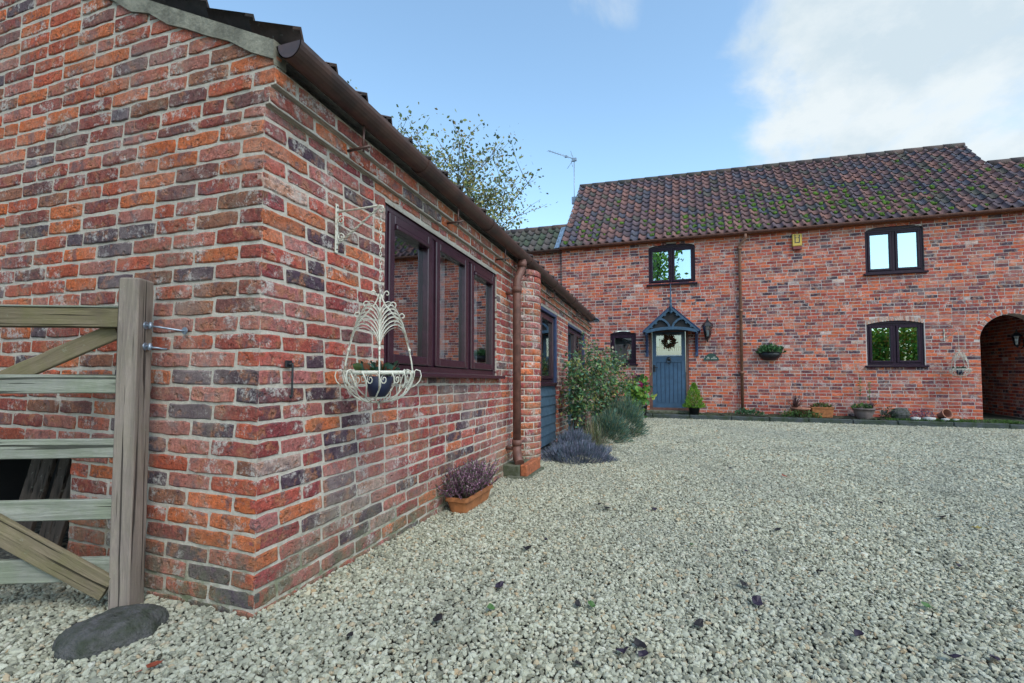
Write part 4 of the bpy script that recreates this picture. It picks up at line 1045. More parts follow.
# leaning dark boards in the low opening
for i, (x, lean, wd, top) in enumerate(((-3.02, .16, .09, .70), (-3.14, .14, .085, .74), (-3.27, .18, .10, .72), (-3.41, .12, .09, .76), (-3.55, .17, .10, .74), (-3.70, .15, .10, .72))):
    c = MB(); c.box((-wd/2, -.012, 0), (wd/2, .012, top), bev=.003); c.transform(Matrix.Rotation(R(-6-14*lean), 4, 'X') @ Matrix.Rotation(lean*1.1, 4, 'Y'))
    LB = ('dark weathered board nearest the gate post, leaning in the low wall opening', 'second dark board from the gate post, leaning in the low opening', 'third dark board from the gate post, pale streaked, leaning in the low opening', 'fourth dark board from the gate post in the low opening', 'fifth dark board from the gate post in the low opening', 'dark board farthest from the gate post in the low opening')
    o = part('old_board', c, None, M['wood_dark']); o.location = (x-.16, YG+.17+.03*(i % 2), -.02); tag(o, LB[i], 'board', 'dark boards leaning in the low opening')

# ------------------------------------------------------------------ white wirework bracket and hanging basket
def scroll(cx, cz, r, a0, turns, n=16, shrink=.25): return [(cx+r*(1-(1-shrink)*i/n)*math.cos(a0+turns*2*math.pi*i/n), cz+r*(1-(1-shrink)*i/n)*math.sin(a0+turns*2*math.pi*i/n)) for i in range(n+1)]
def make_bracket(arm=.29):
    t = thing('wall_bracket', '', 'bracket', (0, 0, 0))
    c = MB(); c.box((0, -.011, -.22), (.007, .011, .045), bev=.002); part('back_plate', c, t, M['white_wire'])
    for z in (-.20, .028):
        c = MB(); c.lathe([(0, .003), (.004, .002), (.005, 0)], (0, 0, 0), 8); c.transform(Matrix.Translation((.008, 0, z)) @ Matrix.Rotation(R(90), 4, 'Y')); part('screw', c, t, M['black'])
    c = MB(); c.tube([(.005, 0, 0), (.5*arm, 0, .004), (arm-.02, 0, .006), (arm, 0, .0), (arm+.006, 0, -.018), (arm-.006, 0, -.03), (arm-.02, 0, -.022)], .0055, 8); part('arm', c, t, M['white_wire'])
    c = MB(); k = 30
    for s_ in (0, math.pi): c.tube([(.01+(arm-.03)*i/k, .0035*math.cos(i*1.15+s_), -.17+.172*(i/k)**1.1+.0035*math.sin(i*1.15+s_)) for i in range(k+1)], .0038, 5)
    part('twisted_stay', c, t, M['white_wire'])
    for (x, z, a) in ((.032, -.045, 1.6), (.030, -.135, -1.2)):
        c = MB(); c.tube([(p[0], 0, p[1]) for p in scroll(x, z, .024, a, 1.3)], .0036, 6); part('scroll', c, t, M['white_wire'])
    return t
def make_basket(drop):
    """origin at the hook; rim centre at z=-drop"""
    t = thing('hanging_basket', '', 'hanging basket', (0, 0, 0)); Z = -drop; Rr = .200; top = Z+.40
    c = MB(); n = int((-.02-top)/-.0001) if False else 0
    z = -.03; i = 0
    while z > top+.02:
        a = i % 2; c.tube([(.006*math.cos(q)*(1-a), .006*math.cos(q)*a, z-.012+.014*math.sin(q)) for q in [k*math.pi/4 for k in range(9)]], .0022, 5); z -= .021; i += 1
    part('chain', c, t, M['white_wire'])
    c = MB(); c.tube([(0, 0, top+.02), (.008, 0, top+.012), (0, 0, top), (-.006, 0, top+.01)], .003, 6); part('hook', c, t, M['white_wire'])
    legf = lambda t_: (Rr*(.08+.92*(math.sin(t_*math.pi/2))**.95), top-(top-Z)*(1-math.cos(t_*math.pi/2))**.80 if False else top-(top-Z)*t_)
    def lp(s_):           # radius at height fraction s_ from apex (0) to rim (1): bell shaped
        return Rr*(.06+.94*(math.sin(min(1, s_)*math.pi/2)**.72)) if s_ > 0 else .004
    pr_ = [(0.004, 0), (.012, .06), (.03, .14), (.07, .24), (.115, .36), (.145, .50), (.168, .68), (.185, .85), (Rr-.006, 1)]
    prf = lambda s_: float(np.interp(s_, [p[1] for p in pr_], [p[0] for p in pr_]))
    for k in range(4):
        a = k*math.pi/2+.12
        c = MB(); c.tube([(prf(s_/14)*math.cos(a), prf(s_/14)*math.sin(a), top-(top-Z)*s_/14) for s_ in range(15)], .0048, 8)
        c.tube([(prf(.72)*math.cos(a), prf(.72)*math.sin(a), top-(top-Z)*(.70)), (prf(.75)*math.cos(a), prf(.75)*math.sin(a), top-(top-Z)*.74)], .0075, 8)
        part('leg', c, t, M['white_wire'])
        # scrolls leaping from the shoulder
        c = MB()
        for (z0, r0, sc_) in ((top-.01, .012, .016), (top-.07, .045, .022), (top-.125, .10, .018)):
            pts = [(r0-.02, z0-.03), (r0, z0-.005), (r0+.012, z0+.012)]+[(q[0], q[1]) for q in scroll(r0+.012+sc_, z0+.012, sc_, math.pi, -.85, 10, .35)]
            c.tube([(p[0]*math.cos(a), p[0]*math.sin(a), p[1]) for p in pts], .0034, 6)
        part('scroll', c, t, M['white_wire'])
        # nested arches between this leg and the next
        c = MB(); a2 = a+math.pi/2
        for j in range(7):
            s_ = .30+.065*j; r_ = prf(s_); z_ = top-(top-Z)*s_; P0 = Vector((r_*math.cos(a), r_*math.sin(a), z_)); P1 = Vector((r_*math.cos(a2), r_*math.sin(a2), z_))
            for (A, B) in ((P0, P1),):
                mid = (A+B)/2; pts = []
                for i in range(17):
                    q = i/16; h = math.sin(math.pi*q)**.6; p = A.lerp(B, q); bul = 1+.10*math.sin(math.pi*q)
                    pts.append((p.x*bul, p.y*bul, p.z+h*(.075+.006*j)))
                c.tube(pts, .0026, 5)
        part('arch_wires', c, t, M['white_wire'])
    c = MB(); n = 40
    for (r_, z0, z1) in ((Rr, -.009, .009),):
        c.lathe([(r_, z0), (r_+.003, z0), (r_+.003, z1), (r_, z1), (r_, z0)], (0, 0, Z), n)
    c.lathe([(.045, -.128), (.048, -.128), (.048, -.122), (.045, -.122)], (0, 0, Z), 16)
    part('rim', c, t, M['white_wire'])
    bowl = lambda s_: (Rr*math.cos(s_*math.pi/2)**.75+.004, Z-.150*math.sin(s_*math.pi/2)**1.1)
    c = MB()
    for k in range(16):
        a = 2*math.pi*k/16+.06
        c.tube([(bowl(i/10)[0]*math.cos(a+.10*math.sin(i/10*math.pi*2)), bowl(i/10)[0]*math.sin(a+.10*math.sin(i/10*math.pi*2)), bowl(i/10)[1]) for i in range(11)], .0040, 6)
        r1, z1 = bowl(.28); a_ = a+math.pi/16                      # small spiral between two ribs
        sp = scroll(0, 0, .020, 1.2, 1.4, 12, .25)
        c.tube([(r1*math.cos(a_+q[0]/r1), r1*math.sin(a_+q[0]/r1), z1+.025+q[1]*1.3) for q in sp], .0030, 5)
    part('bowl', c, t, M['white_wire'])
    for k in range(8):
        a = 2*math.pi*k/8+.12; c = MB(); pts = [(Rr, .0), (Rr+.015, .014), (Rr+.038, .008), (Rr+.045, -.018), (Rr+.035, -.045), (Rr+.01, -.068), (Rr-.022, -.080)]
        c.tube([(p[0]*math.cos(a), p[0]*math.sin(a), Z+p[1]) for p in pts], .0036, 6); part('loop', c, t, M['white_wire'])
    c = MB(); c.lathe([(0, -.185), (.008, -.178), (.004, -.168), (.009, -.158), (.003, -.15)], (0, 0, Z), 8); part('drop_finial', c, t, M['white_wire'])
    c = MB(); c.lathe([(0, -.125), (.055, -.12), (.085, -.02), (.078, -.02), (.05, -.11)], (0, 0, Z), 20); part('flower_pot', c, t, M['blue_pot'])
    c = MB(); n = 70; a = nr.uniform(0, 6.28, n); r_ = nr.uniform(0, .12, n); P_ = np.stack([r_*np.cos(a), r_*np.sin(a), Z-.02+nr.uniform(0, .05, n)], 1)
    D = np.stack([np.cos(a), np.sin(a), nr.uniform(.1, 1.2, n)], 1); cols = [(.03, .075, .03), (.05, .09, .02), (.02, .05, .03), (.16, .05, .02), (.03, .10, .07)]
    Rm = rot_to(D)[:, :, [0, 2, 1]]
    c.scatter(*LEAF, P_, Rm, nr.uniform(.03, .06, (n, 1)), [rnd.choice(cols) for _ in range(n)]); part('trailing_plant', c, t, M['leaf'])
    return t
br = make_bracket(.29); br.location = (XW+.002, 2.075, 1.885); br['label'] = 'cream iron scroll bracket with twisted stay on the near side wall, beside the big window'; br['group'] = 'white wall brackets'
bk = make_basket(.835); bk.location = (-1.440, 2.075, 1.868); bk['label'] = 'large cream wirework hanging basket with blue pot, in front of the near side wall'; bk.rotation_euler = (0, 0, -1.08); bk.scale = (.86, .86, 1.0); bk['group'] = 'white wirework hanging baskets'
br2 = copy_tree(br); br2.location = (5.56, YF-.002, 1.93); br2.rotation_euler = (0, 0, R(-62)); br2['label'] = 'small white scroll bracket on the house wall, left of the archway'
bk2 = copy_tree(bk); bk2.location = (5.70, YF-.27, 1.915); bk2['label'] = 'distant white wirework hanging basket on the house wall, left of the archway'
for ch in bk2.children:
    if ch.name.startswith('chain'): pass
# black hook on the side wall
c = MB(); u, v = .159, 1.075
c.tube([side(u, v, 0), side(u, v, .03)], .007, 8); c.box((u-.020, v-.016, .004), (u+.020, v+.018, .014), mapf=side, bev=.003)
c.tube([side(u, v+.006, .03), side(u, v-.006, .034), side(u+.002, v-.14, .030), side(u, v-.150, .032), side(u-.02, v-.154, .045), side(u-.03, v-.145, .05)], .0048, 8)
o = solo('wall_hook', c, [M['black']], 'small black iron hook on the side wall near the corner', 'hook', loc=side(u, v, 0))

# ------------------------------------------------------------------ plants
def leaves(c, P_, D, sz, cols, tpl=LEAF2, jit=.4):
    n = len(P_); D = np.asarray(D, float)+nr.normal(0, jit, (n, 3))
    sz = np.asarray(sz).reshape(n, -1)
    c.scatter(*tpl, P_, rot_to(D)[:, :, [0, 2, 1]]*np.array([1, 1, 1]), sz, [tuple(np.array(rnd.choice(cols))*rnd.uniform(.75, 1.25)) for _ in range(n)])
def blades(c, P_, D, w_, l_, cols, jit=.15):
    n = len(P_); D = np.asarray(D, float)+nr.normal(0, jit, (n, 3))
    c.scatter(*BLADE, P_, rot_to(D), np.stack([w_, w_, l_], 1), [tuple(np.array(rnd.choice(cols))*rnd.uniform(.75, 1.25)) for _ in range(n)])
def mound(cx, cy, cz, rx, ry, rz, n, l, w_, cols, up=.8, jit=.25, noise=.25):
    """feathery mound of thin sprigs growing outwards"""
    c = MB(); a = nr.uniform(0, 6.283, n); e = np.arcsin(nr.uniform(0, 1, n)**.8); lump = 1+noise*np.sin(a*3+e*5)*np.cos(e*4+a*2)
    k = nr.uniform(.55, 1.0, n)**.6*lump; d = np.stack([np.cos(a)*np.cos(e), np.sin(a)*np.cos(e), np.sin(e)], 1)
    P_ = np.stack([cx+rx*d[:, 0]*k, cy+ry*d[:, 1]*k, cz+rz*d[:, 2]*k], 1)
    D = d+np.array([0, 0, up]); blades(c, P_, D, np.full(n, w_), nr.uniform(.6, 1.2, n)*l, cols, jit); return c
LAV = [(.14, .17, .25), (.17, .17, .25), (.10, .14, .18), (.22, .22, .29), (.07, .10, .12)]
c = mound(-1.25, 5.95, -.09, .46, .44, .20, 5200, .065, .0075, LAV)
part_ = solo('lavender', c, [M['leaf']], 'low grey-mauve lavender spreading over the gravel beside the rounded pier', 'lavender', loc=(-1.25, 6.0, -.06))
c = mound(-1.45, 6.65, -.08, .25, .4, .25, 2400, .08, .008, LAV)
solo('lavender', c, [M['leaf']], 'smaller lavender against the blue weatherboards, behind the first', 'lavender', loc=(-1.45, 6.65, -.07))
SAN = [(.08, .17, .13), (.07, .15, .12), (.13, .22, .17), (.05, .10, .08), (.12, .20, .10), (.20, .19, .11)]
c = mound(-1.02, 8.65, -.1, .42, .50, .62, 5500, .085, .010, SAN, up=.5)
solo('santolina_bush', c, [M['leaf']], 'rounded blue-green feathery bush at the outer edge of the border', 'bush', loc=(-.98, 8.75, -.1))
c = mound(-1.12, 7.75, -.1, .34, .36, .46, 3200, .08, .010, SAN, up=.3)
solo('santolina_bush', c, [M['leaf']], 'smaller blue-green bush in front, next to the dry grass', 'bush', loc=(-1.12, 7.75, -.1))
# dry grass fan
c = MB(); n = 420; a = nr.uniform(0, 6.28, n); el = nr.uniform(.3, 1.5, n); P_ = np.stack([-1.22+nr.normal(0, .05, n), 7.05+nr.normal(0, .06, n), np.full(n, -.08)], 1)
cols = [(.22, .20, .11), (.30, .27, .17), (.12, .15, .06), (.38, .34, .24), (.10, .13, .06)]
for i in range(n):
    d = Vector((math.cos(a[i])*math.cos(el[i]), math.sin(a[i])*math.cos(el[i]), math.sin(el[i]))); l = rnd.uniform(.25, .5); p0 = Vector(P_[i]); pts = [p0+d*l*q-Vector((0, 0, .22*l*q*q*math.cos(el[i])*1.6)) for q in (0, .35, .7, 1)]
    s_ = d.cross(Vector((0, 0, 1))).normalized()*rnd.uniform(.003, .006); t = tuple(x*rnd.uniform(.7, 1.2) for x in rnd.choice(cols))
    for q in range(3): wq = (1, .85, .6, .1); c.face([pts[q]-s_*wq[q], pts[q]+s_*wq[q], pts[q+1]+s_*wq[q+1], pts[q+1]-s_*wq[q+1]], 0, t)
solo('dry_grass_clump', c, [M['leaf']], 'arching clump of straw-coloured grass between the lavender and the bushes', 'grass clump', loc=(-1.22, 7.05, -.08))
# shrubs with woody stems and leaves --------------------------------------
def woody(name, label, cat, base, n_stem, height, spread, leaf_n, lsz, cols, lean=(0, 0), group=None, stemr=.012, twig=3, crown_from=.3, seed=1, barkcol='leafless', segs=7, leafr=.10, tpl=LEAF2):
    rr_ = random.Random(seed); t = thing(name, label, cat, base, group); c = MB(); tips = []
    bx_, by_, bz_ = base
    for s_ in range(n_stem):
        a = rr_.uniform(0, 6.28); sp = spread*rr_.uniform(.35, 1); H_ = height*rr_.uniform(.65, 1); pts = []; x, y, z = bx_+rr_.uniform(-.04, .04), by_+rr_.uniform(-.04, .04), bz_-.03
        for i in range(segs+1):
            q = i/segs; pts.append((x+sp*math.cos(a)*q**1.2+lean[0]*q*height+rr_.uniform(-.02, .02)*q, y+sp*math.sin(a)*q**1.2+lean[1]*q*height+rr_.uniform(-.02, .02)*q, z+H_*q**.9))
        c.tube(pts, [stemr*(1-.8*i/segs) for i in range(segs+1)], 5, cap=False)
        for i in range(1, segs+1):
            if i/segs < crown_from: continue
            for k in range(twig):
                d = Vector((rr_.gauss(0, 1), rr_.gauss(0, 1), rr_.gauss(.35, .7))).normalized()*spread*rr_.uniform(.2, .6); p0 = Vector(pts[i]); pts2 = [p0, p0+d*.5+Vector((0, 0, .02)), p0+d]
                c.tube(pts2, [stemr*.35, stemr*.25, stemr*.1], 4, cap=False)
                for q in (.35, .6, .85, 1): tips.append(tuple(p0+d*q))
            tips.append(pts[i])
    part('stems', c, t, M[barkcol])
    tips = np.array(tips); idx = nr.integers(0, len(tips), leaf_n); P_ = tips[idx]+nr.normal(0, leafr, (leaf_n, 3))*.6
    c = MB(); D = nr.normal(0, 1, (leaf_n, 3))+np.array([0, 0, .2]); leaves(c, P_, D, nr.uniform(.6, 1.2, leaf_n)*lsz, cols, tpl=tpl)
    part('foliage', c, t, M['leaf'], label=None); return t
ROSE = [(.07, .17, .07), (.11, .23, .09), (.04, .10, .045), (.15, .26, .09), (.08, .19, .13), (.34, .33, .10), (.27, .23, .17)]
t1 = woody('climbing_rose', 'tall loose green shrub climbing against the outbuilding under the end of its gutter', 'shrub', (-1.52, 6.95, -.07), 10, 1.55, .36, 3600, .056, ROSE, seed=4, lean=(.10, .1), crown_from=.3)
woody('climbing_rose', 'leafy green shrub beneath the small window, behind the blue-green bush', 'shrub', (-1.42, 8.7, -.1), 8, 1.45, .42, 3000, .060, ROSE, seed=9, lean=(.10, .0), crown_from=.25)
HYD = [(.12, .28, .04), (.18, .34, .05), (.08, .18, .04), (.32, .36, .07), (.09, .22, .08)]
hy = woody('hydrangea', 'bright green hydrangea with magenta flower heads, left of the blue door', 'hydrangea', (-.98, 11.3, -.12), 14, 1.02, .42, 760, .12, HYD, seed=3, crown_from=.3, twig=2, tpl=LEAF, leafr=.07)
for (x, y, z, r_, col) in ((-.88, 11.32, .72, .062, (.62, .02, .22)), (-1.12, 11.35, .80, .055, (.36, .05, .14)), (-1.0, 11.5, .93, .05, (.30, .06, .12)), (-1.0, 11.30, .70, .04, (.34, .08, .12))):
    c = MB(); n = 60; d = nr.normal(0, 1, (n, 3)); d /= np.linalg.norm(d, axis=1)[:, None]; leaves(c, np.array([x, y, z])+d*r_*.7, d, np.full(n, r_*.8), [col, tuple(k*.7 for k in col)], jit=.6); part('flower_head', c, hy, M['leaf'])
c = MB()
# black planter left of the door, with the hydrangea's pot look
c.lathe([(0, 0), (.11, 0), (.14, .30), (.15, .30), (.15, .34), (.13, .34), (.12, .28), (0, .28)], (-.93, 12.45, -.14), 20)
solo('black_planter', c, [M['black']], 'tall black round planter left of the doorstep', 'planter', loc=(-.93, 12.45, -.14))
c = MB(); c.box((-1.125, YF-.13, .56), (-.90, YF-.004, .94), bev=.01); c.box((-1.09, YF-.14, .82), (-.935, YF-.131, .85))
solo('letter_box', c, [M['black']], 'black letter box on the wall left of the door', 'letter box', loc=(-1.01, YF-.05, .56))
# conifer in a pot
cf = thing('potted_conifer', 'bright green cone-shaped dwarf conifer in a dark pot right of the door', 'potted plant', (.315, 12.86, -.06))
c = MB(); c.lathe([(0, 0), (.105, 0), (.135, .20), (.145, .20), (.145, .235), (.125, .235), (.12, .20), (0, .20)], (.315, 12.86, -.06), 20); part('pot', c, cf, M['black'])
c = MB(); c.tube([(.315, 12.86, .1), (.315, 12.86, .6)], [.012, .004], 6); part('stem', c, cf, M['leafless'])
c = MB(); n = 3600; h = nr.uniform(0, 1, n)**1.5; a = nr.uniform(0, 6.28, n); r_ = (1-h)**.75*.235*(nr.uniform(.5, 1, n)**.5)*(1+.22*np.sin(a*4+h*22)); P_ = np.stack([.315+r_*np.cos(a), 12.86+r_*np.sin(a), .13+h*.60], 1)
blades(c, P_, np.stack([np.cos(a), np.sin(a), np.full(n, 1.2)], 1), np.full(n, .010), nr.uniform(.03, .06, n), [(.20, .40, .03), (.15, .32, .03), (.26, .46, .06), (.09, .20, .03)], .3); part('foliage', c, cf, M['leaf'])
# heather in its terracotta trough by the side wall
ht = thing('heather_trough', 'terracotta trough of mauve heather on the gravel against the near side wall', 'planter', (-1.59, 3.52, -.03))
c = MB(); x0, x1, y0, y1, zb_, zt_ = -1.675, -1.498, 3.27, 3.79, -.045, .095
o = [(x0+.02, y0+.03), (x1-.02, y0+.03), (x1-.02, y1-.03), (x0+.02, y1-.03)]; tpp = [(x0, y0), (x1, y0), (x1, y1), (x0, y1)]
def rrect(x0, x1, y0, y1, r, z, k=4):
    return [(cx_+r*math.cos(a0+math.pi/2*i/k), cy_+r*math.sin(a0+math.pi/2*i/k), z) for cx_, cy_, a0 in ((x1-r, y1-r, 0), (x0+r, y1-r, math.pi/2), (x0+r, y0+r, math.pi), (x1-r, y0+r, 1.5*math.pi)) for i in range(k+1)]
def loft(c, rings, m=0, cap=True):
    n = len(rings[0]); b = len(c.v)
    for r_ in rings: c.v += r_
    for j in range(len(rings)-1):
        for i in range(n): c.f.append((b+j*n+i, b+j*n+(i+1) % n, b+(j+1)*n+(i+1) % n, b+(j+1)*n+i)); c.m.append(m); c.t.append((1, 1, 1)); c.sm.append(False)
    if cap: c.f.append(tuple(range(b, b+n))); c.m.append(m); c.t.append((1, 1, 1)); c.sm.append(False)
def trough(c, x0, x1, y0, y1, z0, z1, tap=.03, r=.03, rim=.012):
    loft(c, [rrect(x0+tap, x1-tap, y0+tap, y1-tap, r, z0), rrect(x0+.004, x1-.004, y0+.004, y1-.004, r, z1-.03), rrect(x0-rim*.6, x1+rim*.6, y0-rim*.6, y1+rim*.6, r, z1-.028), rrect(x0-rim*.6, x1+rim*.6, y0-rim*.6, y1+rim*.6, r, z1), rrect(x0+.01, x1-.01, y0+.01, y1-.01, r, z1), rrect(x0+.014, x1-.014, y0+.014, y1-.014, r, z1-.03)])
    c.f.append(tuple(range(len(c.v)-20, len(c.v)))); c.m.append(1); c.t.append((1, 1, 1)); c.sm.append(False)
trough(c, x0, x1, y0, y1, zb_, zt_); part('trough', c, ht, [M['terracotta'], M['soil']])
c = MB(); n = 260; HE = [(.28, .12, .22), (.34, .17, .27), (.19, .09, .15), (.10, .12, .07), (.40, .27, .32), (.13, .14, .09)]
P_, D_, = [], []
for i in range(n):
    bx_, by_ = rnd.uniform(x0+.03, x1-.03), rnd.uniform(y0+.03, y1-.05); tx, ty = (bx_-(x0+x1)/2)*1.2+rnd.gauss(0, .035), (by_-(y0+y1)/2)*.35+rnd.gauss(0, .05); l = rnd.uniform(.08, .22)
    p0 = Vector((bx_, by_, zt_-.03)); p1 = p0+Vector((tx, ty, l+.02)); c.tube([p0, p0.lerp(p1, .5)+Vector((tx*.1, ty*.1, .01)), p1], .0016, 3, t=(.08, .06, .04), cap=False)
    for k in range(26):
        q = .25+.75*k/26; P_.append(p0.lerp(p1, q)); D_.append(((p1-p0).normalized()*1.2+Vector((rnd.gauss(0, .6), rnd.gauss(0, .6), 0))))
leaves(c, np.array(P_), np.array(D_), np.full(len(P_), .019), HE, jit=.3)
part('heather', c, ht, M['leaf'])

# ------------------------------------------------------------------ pots and plants in the bed at the foot of the house
def spiky(name_t, cx, cy, cz, n, l, cols, w_=.012, el0=.5):
    c = MB()
    for i in range(n):
        a = rnd.uniform(0, 6.28); el = rnd.uniform(el0, 1.5); ll = l*rnd.uniform(.6, 1); d = Vector((math.cos(a)*math.cos(el), math.sin(a)*math.cos(el), math.sin(el))); s_ = d.cross(Vector((0, 0, 1))).normalized()*w_*.5; p = Vector((cx, cy, cz)); t = tuple(x*rnd.uniform(.7, 1.3) for x in rnd.choice(cols)); wq = (.6, 1, .7, .08)
        pts = [p+d*ll*q-Vector((0, 0, ll*.12*q*q)) for q in (0, .35, .7, 1)]
        for q in range(3): c.face([pts[q]-s_*wq[q], pts[q]+s_*wq[q], pts[q+1]+s_*wq[q+1], pts[q+1]-s_*wq[q+1]], 0, t)
    return c
def tuft(cx, cy, cz, rx, ry, rz, n, sz, cols):
    c = MB(); a = nr.uniform(0, 6.28, n); r_ = nr.uniform(0, 1, n)**.5; P_ = np.stack([cx+rx*r_*np.cos(a), cy+ry*r_*np.sin(a), cz+rz*nr.uniform(0, 1, n)*(1-.6*r_**2)], 1); leaves(c, P_, np.stack([np.cos(a)*r_, np.sin(a)*r_, np.full(n, .9)], 1), nr.uniform(.6, 1.2, n)*sz, cols, jit=.5); return c
GRN = [(.05, .12, .03), (.08, .17, .04), (.035, .08, .025), (.11, .18, .05)]
BY = 12.96
tr = thing('terracotta_trough', 'long terracotta trough with green and red plants at the foot of the house wall', 'planter', (3.0, BY, -.03))
c = MB(); trough(c, 2.86, 3.32, BY-.11, BY+.11, -.03, .205, r=.02); part('trough', c, tr, [M['terracotta'], M['soil']])
c = tuft(3.09, BY, .19, .20, .09, .10, 260, .045, GRN+[(.16, .03, .02)]); part('foliage', c, tr, M['leaf'])
cp = thing('cordyline_pot', 'wide terracotta bowl with dark spiky cordyline, left of the terracotta trough', 'potted plant', (2.66, BY, -.03))
c = MB(); c.lathe([(0, 0), (.12, 0), (.20, .17), (.215, .17), (.215, .215), (.19, .215), (.18, .18), (0, .18)], (2.66, BY, -.03), 22); part('pot', c, cp, M['terracotta_pale'])
part('foliage', spiky('f', 2.55, BY, .15, 46, .46, [(.07, .03, .035), (.05, .03, .03), (.10, .05, .04)], .02), cp, M['leaf'])
sp_ = thing('stone_bowl_pot', 'round grey-pink bowl pot with grasses and a tall thin stem, below the lower right window', 'potted plant', (3.92, BY, -.06))
c = MB(); c.lathe([(0, 0), (.11, 0), (.13, .03), (.19, .16), (.205, .235), (.215, .235), (.215, .26), (.19, .26), (.185, .22), (0, .22)], (3.92, BY, -.06), 24); part('pot', c, sp_, M['stone_pot'])
part('foliage', tuft(3.88, BY, .18, .18, .16, .12, 240, .05, GRN+[(.04, .06, .03)]), sp_, M['leaf'])
part('foliage', spiky('f', 4.06, BY, .17, 22, .30, [(.06, .025, .04), (.04, .02, .03)], .014, .8), sp_, M['leaf'])
c = MB()
for x, h in ((3.84, .78), (4.02, .60)):
    c.tube([(x, BY, .2), (x+.02, BY, .2+h*.5), (x+.01, BY, .2+h)], .004, 5, t=(.08, .12, .04)); n = 22; P_ = np.array([(x+.015, BY, .2+h*(.35+.65*i/n)) for i in range(n)]); leaves(c, P_, nr.normal(0, 1, (n, 3)), np.full(n, .05), GRN, jit=.2)
part('tall_stem', c, sp_, M['leaf'])
c = tuft(1.55, BY-.05, -.02, .30, .15, .15, 240, .07, [(.05, .13, .06), (.07, .16, .08), (.04, .09, .03)]); solo('low_plant', c, [M['leaf']], 'low leafy green plant at the base of the tan downpipe', 'plant', loc=(1.55, BY-.05, -.03))
c = tuft(2.62, BY-.17, -.03, .42, .10, .16, 320, .055, GRN); solo('low_plant', c, [M['leaf']], 'green creeping plant spilling in front of the cordyline bowl and trough', 'plant', loc=(2.62, BY-.17, -.03))
rk = MB(); rk.lathe([(0, 0), (.13, 0), (.17, .12), (.15, .20), (.08, .25), (0, .26)], (4.60, BY, -.04), 12, sx=1.15, sy=.8, smooth=False); rk.v = [(x+rnd.uniform(-.02, .02), y+rnd.uniform(-.02, .02), z+rnd.uniform(-.015, .015)) for x, y, z in rk.v]
solo('rockery_stone', rk, [M['boulder']], 'dark lumpy rock in the bed below the lower right window', 'rock', loc=(4.60, BY, -.04))
c = tuft(4.40, BY, -.02, .16, .12, .26, 200, .05, [(.04, .07, .04), (.03, .05, .03), (.08, .10, .05)]); solo('low_plant', c, [M['leaf']], 'dark leafy plant left of the lumpy rock', 'plant', loc=(4.40, BY, -.03))
c = tuft(5.0, BY+.02, -.02, .22, .10, .24, 380, .035, [(.14, .06, .13), (.20, .09, .17), (.10, .05, .09)]); solo('heather_plant', c, [M['leaf']], 'low purple heather between the rock and the tipped pot', 'heather', loc=(5.0, BY, -.03))
c = MB(); c.lathe([(.06, 0), (.075, .10), (.105, .19), (.115, .19), (.115, .215), (.095, .215), (.09, .18), (.06, .02)], (0, 0, 0), 18); c.transform(Matrix.Translation((5.36, BY-.02, .09)) @ Matrix.Rotation(R(68), 4, 'X') @ Matrix.Rotation(R(20), 4, 'Y') @ Matrix.Translation((0, 0, -.1)))
solo('tipped_pot', c, [M['terracotta_pale']], 'terracotta pot lying on its side in the bed left of the archway', 'pot', loc=(5.36, BY, .0))
WL = ('white stone in the bed, leftmost of the pale stones', 'largest white stone, in front of the purple heather', 'pale stone in front of the tipped pot', 'small pale stone right of the tipped pot')
for i, (x, rx) in enumerate(((4.82, .12), (5.06, .14), (5.34, .09), (5.52, .07))):
    c = MB(); c.scatter(IV, IF, [(0, 0, 0)], np.eye(3)[None], [(rx, rx*.6, rx*.45)], [(1, 1, 1)], smooth=True); c.v = [(a+rnd.uniform(-.008, .008), b_+rnd.uniform(-.008, .008), d_) for a, b_, d_ in c.v]
    o = solo('white_stone', c, [M['pale_stone']], WL[i], 'stone', group='white stones in the bed'); o.location = (x, BY-.15, .0)
c = MB(); n = 5200; x = nr.uniform(4.3, 6.6, n); y = nr.uniform(KY+.02, YF-.05, n); keep = np.sin(x*5)+np.sin(y*19+x*2)+nr.normal(0, .5, n) > -.6
x, y = x[keep], y[keep]; blades(c, np.stack([x, y, np.full(len(x), -.035)], 1), np.tile([0, 0, 1.], (len(x), 1)), np.full(len(x), .012), nr.uniform(.02, .07, len(x)), [(.05, .12, .02), (.08, .17, .02), (.04, .08, .02)], .5)
o = part('ground_cover', c, None, M['leaf']); tag(o, 'mossy green ground cover growing along the kerb by the archway', 'ground cover'); o['kind'] = 'stuff'
c = MB(); n = 2600; x = nr.uniform(-.9, 4.3, n); y = nr.uniform(KY+.05, YF-.03, n); keep = np.sin(x*3.1)+np.sin(y*23+x*4)+nr.normal(0, .6, n) > .4
x, y = x[keep], y[keep]; blades(c, np.stack([x, y, np.full(len(x), -.04)], 1), np.tile([0, 0, 1.], (len(x), 1)), np.full(len(x), .012), nr.uniform(.015, .05, len(x)), [(.05, .09, .03), (.06, .12, .03), (.07, .06, .04)], .5)
o = part('ground_cover', c, None, M['leaf']); tag(o, 'sparse weeds and moss along the foot of the house wall', 'ground cover'); o['kind'] = 'stuff'

